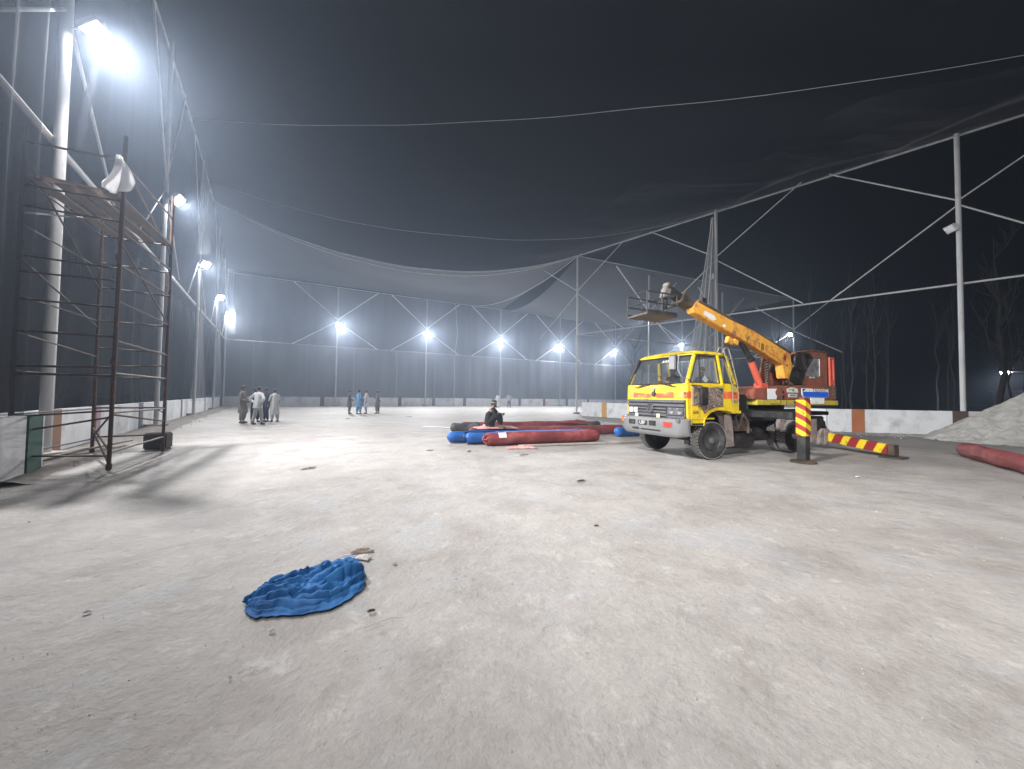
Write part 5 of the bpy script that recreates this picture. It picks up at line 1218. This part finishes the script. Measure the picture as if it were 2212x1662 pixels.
# ================================================================== people
def skin_mesh(verts, edges, radii, name, m, parent, root=0, sub=2, smooth=True):
    me = bpy.data.meshes.new(name); me.from_pydata([tuple(v) for v in verts], edges, [])
    o = bpy.data.objects.new(name, me); COL.objects.link(o)
    sk = o.modifiers.new('skin', 'SKIN'); sk.use_smooth_shade = True
    for i, r in enumerate(radii):
        sv = me.skin_vertices[0].data[i]; sv.radius = (r, r) if isinstance(r, (int, float)) else r; sv.use_root = (i == root)
    ss = o.modifiers.new('sub', 'SUBSURF'); ss.levels = sub; ss.render_levels = sub
    dg = bpy.context.evaluated_depsgraph_get(); m2 = bpy.data.meshes.new_from_object(o.evaluated_get(dg))
    bpy.data.objects.remove(o); bpy.data.meshes.remove(me)
    m2.name = name; m2.materials.clear(); m2.materials.append(m)
    o = bpy.data.objects.new(name, m2); COL.objects.link(o); o.parent = parent
    return o
HAIR = mat('black_hair', (0.012, 0.010, 0.010), 0.6, bmp=0.5, bscale=60)
SHOE = mat('dark_sandals', (0.03, 0.022, 0.018), 0.6)
EYE = mat('eye_dark', (0.02, 0.015, 0.012), 0.2)
def cloth_mat(name, c, v=0.2):
    if name in MATS: return MATS[name]
    m, ns, ls, b = nt(name); vv = coords(ns, ls, (3, 3, 1)); n = noise_n(ns, ls, 3, 5, 0.6, vv, 0.5)
    r = ramp(ns, [(0.35, tuple(x * (1 - v) for x in c)), (0.65, tuple(x * (1 + v * .3) for x in c))]); ls.new(n.outputs[0], r.inputs[0]); ls.new(r.outputs[0], b.inputs['Base Color'])
    b.inputs['Roughness'].default_value = 0.9; b.inputs['Specular IOR Level'].default_value = 0.2
    ls.new(bump(ns, ls, n.outputs[0], 0.6, 0.03), b.inputs['Normal']); MATS[name] = m; return m
def add_hand(mb, wrist, d, side, s=1.0, curl=0.5):
    """palm with five separate fingers; d points from the wrist to the knuckles"""
    d = d.normalized(); sd = Vector(side).normalized(); sd = (sd - d * sd.dot(d)).normalized(); nn = d.cross(sd)
    palm = wrist + d * 0.05 * s
    mb.beam(wrist, wrist + d * 0.085 * s, 0.075 * s, 0.03 * s, nn)
    for k, (o, l) in enumerate(((-0.030, 0.060), (-0.010, 0.072), (0.010, 0.068), (0.029, 0.052))):
        a = wrist + d * 0.08 * s + sd * o * s; b = a + d * l * 0.5 * s; c = b + (d * (1 - curl) + nn * curl).normalized() * l * 0.55 * s
        mb.path([a, b, c], [0.0095 * s, 0.009 * s, 0.007 * s], 6)
    a = wrist + d * 0.03 * s - sd * 0.034 * s; b = a + (d * 0.6 - sd * 0.6).normalized() * 0.035 * s; c = b + (d * 0.9 + nn * 0.3).normalized() * 0.03 * s
    mb.path([a, b, c], [0.012 * s, 0.011 * s, 0.008 * s], 6)
def person(label, loc, face, H=1.78, top=(0.6, 0.6, 0.6), bottom=None, pose='stand', arms=('down', 'down'), lean=0.0, kurta=0.50, stance=0.10, group=None, cap=None, topname='kameez', step=0.0, vest=None, beard=False):
    """face = heading in degrees (0 looks along +Y); local frame: +Y forward, +X to the person's right"""
    s = H / 1.75
    t = thing('person', label, 'person', loc, rad(face), group)
    V = lambda x, y, z: Vector((x, y, z)) * s
    if pose == 'stand':
        pel = V(0, 0, 0.93); hips = {k: V(k * 0.085, 0, 0.90) for k in (-1, 1)}
        knee = {k: V(k * (0.09 + stance * 0.3), 0.03 + k * step * 0.5, 0.50) for k in (-1, 1)}
        ank = {k: V(k * (0.09 + stance * 0.6), -0.02 + k * step, 0.09) for k in (-1, 1)}
        chest = V(0, lean * 0.6, 1.28); neck = V(0, lean * 0.9, 1.48)
    else:  # sitting with the knees drawn up
        pel = V(0, -0.12, 0.13); hips = {k: V(k * 0.09, -0.10, 0.13) for k in (-1, 1)}
        knee = {k: V(k * 0.12, 0.22, 0.52) for k in (-1, 1)}; ank = {k: V(k * 0.10, 0.30, 0.08) for k in (-1, 1)}
        chest = V(0, -0.08, 0.48); neck = V(0, 0.03, 0.67)
        if pose == 'chair':
            pel = V(0, -0.10, 0.12); knee = {k: V(k * 0.12, 0.36, 0.14) for k in (-1, 1)}; ank = {k: V(k * 0.12, 0.42, -0.28) for k in (-1, 1)}
            hips = {k: V(k * 0.09, -0.08, 0.11) for k in (-1, 1)}; chest = V(0, -0.12, 0.46); neck = V(0, -0.10, 0.66)
    head = neck + V(0, 0.02 + lean * 0.2, 0.125)
    sho = {k: neck + V(k * 0.185, -0.01, -0.06) for k in (-1, 1)}
    el, wr = {}, {}
    for k, am in zip((-1, 1), arms):
        S = sho[k]
        if am == 'down': el[k] = S + V(k * 0.05, -0.02, -0.29); wr[k] = S + V(k * 0.06, 0.04, -0.54)
        elif am == 'front': el[k] = S + V(k * 0.05, -0.02, -0.28); wr[k] = S + V(-k * 0.10, 0.20, -0.40)
        elif am == 'hip': el[k] = S + V(k * 0.20, -0.10, -0.24); wr[k] = S + V(k * 0.02, -0.05, -0.42)
        elif am == 'crossed': el[k] = S + V(k * 0.06, 0.06, -0.28); wr[k] = S + V(-k * 0.16, 0.20, -0.25)
        elif am == 'behind': el[k] = S + V(k * 0.10, -0.12, -0.26); wr[k] = S + V(-k * 0.10, -0.20, -0.42)
        elif am == 'knees': el[k] = S + V(k * 0.08, 0.16, -0.22); wr[k] = V(-k * 0.03, 0.33, 0.46)
        elif am == 'wheel': el[k] = S + V(k * 0.08, 0.14, -0.24); wr[k] = S + V(-k * 0.02, 0.38, -0.16)
    # one continuous body
    verts = [pel, (pel + chest) / 2, chest, neck, neck + V(0, 0.01, 0.05), head - V(0, -0.012, 0.02), head + V(0, 0.0, 0.07)]
    rad_ = [0.14 * s, 0.125 * s, (0.155 * s, 0.11 * s), 0.06 * s, 0.052 * s, (0.074 * s, 0.088 * s), (0.068 * s, 0.08 * s)]
    ed = [(0, 1), (1, 2), (2, 3), (3, 4), (4, 5), (5, 6)]
    for k in (-1, 1):
        i = len(verts); verts += [sho[k], el[k], wr[k]]; rad_ += [0.052 * s, 0.042 * s, 0.027 * s]; ed += [(2, i), (i, i + 1), (i + 1, i + 2)]
        i = len(verts); verts += [hips[k], knee[k], ank[k], ank[k] + V(0, 0.13, -0.055)]; rad_ += [0.085 * s, 0.058 * s, 0.038 * s, 0.03 * s]; ed += [(0, i), (i, i + 1), (i + 1, i + 2), (i + 2, i + 3)]
    body = skin_mesh(verts, ed, rad_, 'body', SK, t, 0, 1)
    # hands, nose, ears joined onto the body
    ex = MB()
    for k in (-1, 1): add_hand(ex, wr[k], (wr[k] - el[k]), (0, 1, 0) if arms[0] == 'down' else (0, 0, 1), s * 0.95)
    hc = head + V(0, 0.0, 0.02)
    ex.path([hc + V(0, 0.085, 0.03), hc + V(0, 0.108, -0.012), hc + V(0, 0.088, -0.022)], [0.008 * s, 0.014 * s, 0.010 * s], 8)
    for k in (-1, 1): ex.path([hc + V(k * 0.078, -0.005, 0.02), hc + V(k * 0.088, -0.012, -0.005), hc + V(k * 0.077, -0.005, -0.03)], [0.010 * s, 0.014 * s, 0.009 * s], 6)
    ex.path([hc + V(-0.025, 0.083, -0.05), hc + V(0, 0.09, -0.052), hc + V(0.025, 0.083, -0.05)], 0.006 * s, 6)
    exo = ex.build('extra', SK, t, True)
    bm = bmesh.new(); bm.from_mesh(body.data); bm.from_mesh(exo.data); bm.to_mesh(body.data); bm.free(); bpy.data.objects.remove(exo)
    ey = MB()
    for k in (-1, 1): ey.path([hc + V(k * 0.030 - 0.010, 0.081, 0.012), hc + V(k * 0.030 + 0.010, 0.081, 0.012)], 0.007 * s, 6)
    ey.build('eyes', EYE, body)
    # hair: shell over the upper and rear skull
    hv = MB()
    def hair(u, v):
        az = u * 2 * math.pi; el_ = math.pi / 2 - v * (math.pi * (0.50 + 0.26 * (0.5 - 0.5 * math.cos(az))))
        r_ = (0.088 + 0.006 * noise.noise(Vector((math.cos(az) * 3, math.sin(az) * 3, el_ * 3)))) * s
        return hc + Vector((math.sin(az) * math.cos(el_) * r_ * 0.97, math.cos(az) * math.cos(el_) * r_ * 1.12 - 0.008 * s, math.sin(el_) * r_ * 1.15 + 0.022 * s))
    hv.sheet(lambda u, v: hair(u, v), 24, 10).build('hair', HAIR, t, True)
    if beard: MB().sheet(lambda u, v: hc + V(math.sin((u - .5) * 2.6) * 0.078, math.cos((u - .5) * 2.6) * 0.094, -0.035 - v * 0.075 + 0.0 * u), 10, 4).build('beard', HAIR, t, True)
    if cap:
        MB().lathe([(0.092 * s, 0.03 * s), (0.10 * s, 0.045 * s), (0.098 * s, 0.07 * s)], tuple(hc), 'z', 20).build('cap_band', cloth_mat('cap_grey', (0.35, 0.35, 0.34)), t, True)
        MB().lathe([(0.094 * s, 0.071 * s), (0.096 * s, 0.10 * s), (0.07 * s, 0.125 * s), (0.01, 0.13 * s)], tuple(hc), 'z', 20).build('cap', cloth_mat(cap, (0.03, 0.03, 0.03)), t, True)
    # clothes
    tm = cloth_mat('cloth_%s' % '_'.join('%d' % (x * 100) for x in top), top); bt = bottom or top
    bmat = cloth_mat('cloth_%s' % '_'.join('%d' % (x * 100) for x in bt), bt)
    def loft(mb, rings, seg=26, folds=0.0, seed=0):
        o = len(mb.v)
        for q, (c, rx, ry) in enumerate(rings):
            for j in range(seg):
                a = 2 * math.pi * j / seg; f = 1 + folds * (q / (len(rings) - 1)) * (math.sin(a * 5 + seed + q * 0.35) * 0.7 + math.sin(a * 8 - seed) * 0.4)
                mb.v.append((c.x + math.cos(a) * rx * f, c.y + math.sin(a) * ry * f, c.z + 0.006 * math.sin(a * 3 + q)))
        for q in range(len(rings) - 1):
            for j in range(seg): mb.f.append((o + q * seg + j, o + q * seg + (j + 1) % seg, o + (q + 1) * seg + (j + 1) % seg, o + (q + 1) * seg + j))
    k_ = MB(); sd_ = R.random() * 6
    if pose == 'stand':
        base = [(neck + V(0, 0, 0.02), .062, .062), (neck + V(0, 0, -.015), .11, .085), (neck + V(0, -.005, -0.055), .175, .105), (chest + V(0, 0, 0.04), .192, .130), (lerp(chest, pel, .5), .172, .128), (pel, .185, .145)]
        zz = 0.93
        while zz > kurta + 0.05:
            zz -= 0.09; f = (0.93 - zz) / 0.45; base.append((V(0, step * 0.2 * f, zz), .19 + .03 * f, .15 + 0.035 * f + abs(step) * .25 * f))
        loft(k_, [(c, a * s, b * s) for c, a, b in base], folds=0.10, seed=sd_)
    else:
        base = [(neck + V(0, 0, 0.02), .062, .062), (neck + V(0, 0, -.015), .11, .085), (neck + V(0, -.01, -0.06), .175, .11), (chest + V(0, 0, 0.02), .195, .14), (lerp(chest, pel, .55), .19, .16), (pel + V(0, 0.02, 0.04), .19, .17), (pel + V(0, 0.04, -0.08), .20, .19)]
        loft(k_, [(c, a * s, b * s) for c, a, b in base], folds=0.07, seed=sd_)
    for k in (-1, 1):
        S0 = sho[k] + V(-k * 0.04, 0, 0.0); mid1 = lerp(S0, el[k], .5); mid2 = lerp(el[k], wr[k], .5)
        k_.path([S0, lerp(S0, el[k], .25), mid1, el[k], mid2, lerp(el[k], wr[k], .93)], [0.068 * s, 0.074 * s, 0.066 * s, 0.060 * s, 0.054 * s, 0.050 * s], 12)
    k_.build(topname, tm, t, True)
    sh = MB()
    for k in (-1, 1):
        h0 = hips[k] + V(0, 0, 0.03); lo = lerp(knee[k], ank[k], 0.88)
        w = (0.115, 0.115, 0.095, 0.098, 0.085, 0.058) if bottom is None else (0.11, 0.10, 0.08, 0.078, 0.066, 0.055)
        sh.path([h0, lerp(h0, knee[k], .4), lerp(h0, knee[k], .8), lerp(knee[k], ank[k], .15), lerp(knee[k], ank[k], .6), lo], [x * s for x in w], 14)
    sh.path([hips[-1], hips[1]], 0.11 * s, 12); sh.build('shalwar' if bottom is None else 'trousers', bmat, t, True)
    for k in (-1, 1):
        a = ank[k]
        m_ = MB(); m_.path([a + V(0, -0.05, -0.05), a + V(0, 0.05, -0.052), a + V(0, 0.15, -0.062), a + V(0, 0.19, -0.068)], [0.038 * s, 0.044 * s, 0.040 * s, 0.022 * s], 10); m_.build('shoe', SHOE, t, True)
    if vest:
        vm = cloth_mat('vest_dark', vest); v_ = MB()
        loft(v_, [(c, (a + 0.018) * s, (b + 0.018) * s) for c, a, b in base[2:6]], folds=0.03, seed=1); v_.build('vest', vm, t, True)
    return t
def people():
    g1, g2 = 'men standing in the left group', 'men standing in the far group'
    k = 0.965
    person('man in beige shalwar kameez, leftmost of the near group, facing right', (-13.66 * k, 18.84 * k, 0), -75, 1.84, (0.24, 0.215, 0.19), arms=('front', 'front'), group=g1, stance=0.08, kurta=.52)
    person('dark-haired man in navy clothes, half hidden behind the beige one', (-13.5 * k - .05, 19.6 * k, 0), -110, 1.74, (0.022, 0.022, 0.045), arms=('crossed', 'crossed'), group=g1, beard=True)
    person('man in white shirt seen from behind, hand on hip, stepping forward', (-12.42 * k, 18.15 * k, 0), -12, 1.80, (0.68, 0.69, 0.71), (0.48, 0.48, 0.49), arms=('hip', 'hip'), group=g1, step=0.10, kurta=.72, lean=0.05)
    person('man in dark blue trousers, hidden behind the one in white', (-13.2 * k, 19.95 * k, 0), 150, 1.76, (0.05, 0.05, 0.07), (0.02, 0.022, 0.06), arms=('down', 'down'), group=g1, kurta=.75, topname='shirt')
    person('man in pale grey shalwar kameez, rightmost of the near group, arms folded', (-12.83 * k + .15, 19.87 * k, 0), 62, 1.72, (0.50, 0.50, 0.49), arms=('crossed', 'crossed'), group=g1, lean=0.04, kurta=.40)
    person('man in olive kameez, leftmost of the far group', (-12.3, 28.1, 0), -70, 1.78, (0.13, 0.13, 0.10), arms=('front', 'front'), group=g2)
    person('man in sky blue shalwar kameez, seen from behind in the far group', (-11.5, 27.9, 0), -20, 1.82, (0.16, 0.34, 0.55), arms=('down', 'front'), group=g2)
    person('thin man in white kameez beside the sky blue one', (-11.1, 28.3, 0), 110, 1.82, (0.65, 0.65, 0.66), (0.3, 0.3, 0.32), arms=('crossed', 'hip'), group=g2)
    person('man in grey kameez with pale collar, rightmost of the far group', (-10.45, 28.9, 0), 80, 1.78, (0.20, 0.20, 0.19), arms=('behind', 'crossed'), group=g2)
    person('seated man in dark clothes and banded cap, hugging his knees on the rolls', (-0.66, 12.75, 0.40), -98, 1.76, (0.022, 0.022, 0.022), pose='sit', arms=('knees', 'knees'), cap='cap_black', beard=True)
    person('distant figure in white robe before the far wall, above the seated man', (-1.75, 46.5, 0), 170, 1.80, (0.7, 0.7, 0.7), arms=('down', 'down'), kurta=.25, group='distant figures at the far wall')
    person('distant man in pale vest and dark trousers, right of the white figure', (-0.35, 47.5, 0), 180, 1.82, (0.45, 0.46, 0.48), (0.08, 0.08, 0.1), arms=('hip', 'hip'), kurta=.8, group='distant figures at the far wall')
    # in the truck
    Mx = Matrix.Rotation(TR_ROT, 4, 'Z')
    def intruck(x, y, z): return Vector(TR_POS) + Mx @ Vector((x, y, z))
    person('driver in dark clothes behind the truck windscreen', intruck(1.05, 1.50, 1.52), 23 + 90, 1.66, (0.015, 0.015, 0.018), pose='chair', arms=('wheel', 'wheel'))
    person('passenger in black at the open cab side window, holding a paper', intruck(1.0, 0.50, 1.48), 23 + 90, 1.62, (0.012, 0.012, 0.012), pose='chair', arms=('front', 'front'), beard=True)
    p = MB().box((0, 0, 0), (0.16, 0.01, 0.13), rot=Matrix.Rotation(rad(40), 3, 'Y')).build('paper', WP, None); p.location = intruck(0.85, 0.20, 1.98); p.rotation_euler = (0, 0, TR_ROT); tag(p, 'folded white paper held by the passenger in the cab window', 'paper')
people()

# ================================================================== hanging gathered net
def hanging():
    t = thing('hanging_net', 'gathered pale net hanging in folds behind the truck cab', 'net', (13.05, 24.0, 0))
    def fn(u, v):
        w = 0.07 + 2.5 * v ** 1.1; x = -0.75 * v ** 1.2 + (u - 0.5) * w
        y = (0.10 + 0.22 * v) * math.sin(u * 44 + 2 * math.sin(v * 3)) + 0.05 * math.sin(u * 13)
        return (x, y, 13.4 - v * 12.9)
    MB().sheet(fn, 150, 30).build('gathered_mesh', mat_net('gathered_netting', (0.45, 0.46, 0.48), 0.34, 0.5, (1.6, 1.6, 0.05)), t, True)
    for u in (0.0, 0.18, 0.36, 0.55, 0.72, 0.90): MB().path([fn(u, i / 14) for i in range(15)], 0.022, 5).build('gathered_cord', M_rope, t, True)
    g = thing('hanging_net', 'gathered net strip falling beside the nearest left pole', 'net', (-10.05, 8.35, 0))
    def f2(u, v):
        return ((u - 0.5) * 0.16 + 0.30 * (1 - v), 0.04 * math.sin(u * 30), 9.0 - v * 2.0)
    MB().sheet(f2, 40, 16).build('gathered_mesh', M_left, g, True)
    for (x, y, z0, z1, i) in ((-20.0, 23.6, 7.0, 0.9, 0), (-19.2, 22.6, 16.0, 10.0, 1), (-25.4, 31.9, 7.1, 1, 2), (-29.2, 38.2, 14.5, 7.5, 3)):
        g = thing('hanging_net', ['net gathered to a wedge below the third left pole', 'net gathered to a strip above the third left pole', 'net strip tied to the fourth left pole', 'net gathered at the far left corner above the lamps'][i], 'net', (x, y, 0))
        MB().sheet(lambda u, v: ((u - .5) * (0.06 + 0.9 * v), 0.06 * math.sin(u * 26), z0 + (z1 - z0) * v), 36, 8).build('gathered_mesh', MATS['gathered_netting'], g, True)
    # dark side curtain at the left picture edge
    def f3(u, v):
        p = lerp((-8.7, 6.62, 0), (-4.2, -0.4, 0), u); p.z = 1.06 + v * 9.5
        p += Vector((0.9, 0.45, 0)) * 0.06 * math.sin(u * 60); p += Vector((0.55, -0.83, 0)) * (-0.9 * v ** 2.0) * 0.3
        return p
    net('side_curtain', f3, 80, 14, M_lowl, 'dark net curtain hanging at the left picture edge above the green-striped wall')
hanging()

# ================================================================== trees, street lamp
BARK = mat('grey_bark', (0.055, 0.050, 0.046), 0.9, var=0.2)
def tree(name, loc, h, label, spread=0.35, n=7, r=0.09, seed=1, group=None, fork=0, depth=3):
    rr = random.Random(seed); t = thing(name, label, 'tree', loc, 0, group)
    tr = MB(); br = MB()
    pts = [Vector((0, 0, 0))]
    for i in range(1, 9): pts.append(Vector((rr.gauss(0, .03 * h * .3), rr.gauss(0, .03 * h * .3), h * i / 8)) * 1.0)
    tr.path(pts, [r * (1 - 0.88 * i / 8) for i in range(9)], 7); tr.build('trunk', BARK, t, True)
    def grow(p, d, L, ra, k):
        q = [p]; dd = d.copy()
        for i in range(4): dd = (dd + Vector((rr.gauss(0, .12), rr.gauss(0, .12), 0.10))).normalized(); q.append(q[-1] + dd * L / 4)
        br.path(q, [ra * (1 - .2 * i) for i in range(5)], 4, cap=False)
        if k > 0:
            for i in range(3 + (k > 1)):
                e = q[rr.randint(1, 4)]; d2 = (dd + Vector((rr.gauss(0, .6), rr.gauss(0, .6), rr.uniform(0, .5)))).normalized(); grow(e, d2, L * rr.uniform(.4, .65), ra * .5, k - 1)
    for i in range(n):
        f = rr.uniform(0.25, 0.95); p = pts[int(f * 8)]; a = rr.uniform(0, 6.28)
        grow(p, Vector((math.cos(a) * spread, math.sin(a) * spread, 1 - spread * 0.6)).normalized(), h * rr.uniform(.16, .3) * (1.25 - f * .6), r * .35, depth - 1)
    br.build('branches', BARK, t); return t
def trees():
    for i in range(16):
        x = 27 + 1.6 * i + R.uniform(-.7, .7); y = 38 + R.uniform(-3, 5) + (6 if i % 3 == 0 else 0)
        tree('poplar_tree', (x, y, 0), R.uniform(11, 15.5), 'thin bare poplar in the row standing in the dark beyond the right wall', 0.16, 9, 0.10, 40 + i, 'bare poplars beyond the right wall', depth=2)
    tree('bare_tree', (40.8, 31.0, 0), 15.5, 'tall forked bare tree right of the lone right pole', 0.42, 12, 0.22, 5)
    tree('bare_tree', (10.7, 32.3, 0), 6.6, 'small bare tree seen beside the truck windscreen', 0.55, 22, 0.05, 9, depth=3)
    tree('bare_tree', (36.5, 49.5, 0), 10.5, 'bare tree lit by the floodlight over the crane house', 0.6, 20, 0.12, 11, depth=4)
trees()
def street_lamp():
    t = thing('street_lamp', 'lit street lamp on a thin arm far beyond the right wall', 'street lamp', (61, 40, 0))
    MB().path([(0, 0, 0), (0, 0, 4.6), (-0.2, 0, 4.75)], 0.08, 8).build('lamp_post', M_pole, t, True)
    MB().bar((-0.1, 0, 4.75), (-7.2, 0, 4.85), 0.05, 8).build('lamp_arm', M_pole, t, True)
    MB().box((-7.6, 0, 4.85), (0.9, 0.4, 0.16)).build('lamp_head', M_housing, t, bevel=0.03)
    MB().box((-7.6, 0, 4.76), (0.85, 0.36, 0.03)).build('lamp_glass', M_glow, t)
    MB().lathe([(0.30, -0.12), (0.36, -0.05), (0.3, 0.0)], (-7.6, 0, 4.75), 'z', 16).build('lamp_bowl', M_glow, t, True)
    L = bpy.data.lights.new('lamp_light', 'AREA'); L.size = 0.5; L.energy = 500; L.color = LAMP_COL
    lo = bpy.data.objects.new('lamp_light', L); COL.objects.link(lo); lo.parent = t; lo.location = (-7.6, 0, 4.60)
    b = thing('distant_building', 'dim distant building wall beside the street lamp', 'building', (70, 48, 0), rad(-20))
    dc = mat('dim_plaster', (0.10, 0.095, 0.09), 0.9); MB().bb((-3, 0, 0), (5, 4, 3.0)).build('wall', dc, b); MB().bb((-3.3, -0.3, 3.0), (5.3, 4.3, 3.2)).build('roof', dc, b)
    MB().bb((-1, -0.03, 1.2), (0.4, -0.003, 2.6)).build('window', BKP, b); MB().bb((2.5, -0.03, 0), (3.5, -0.003, 2.2)).build('door', BR, b)
street_lamp()
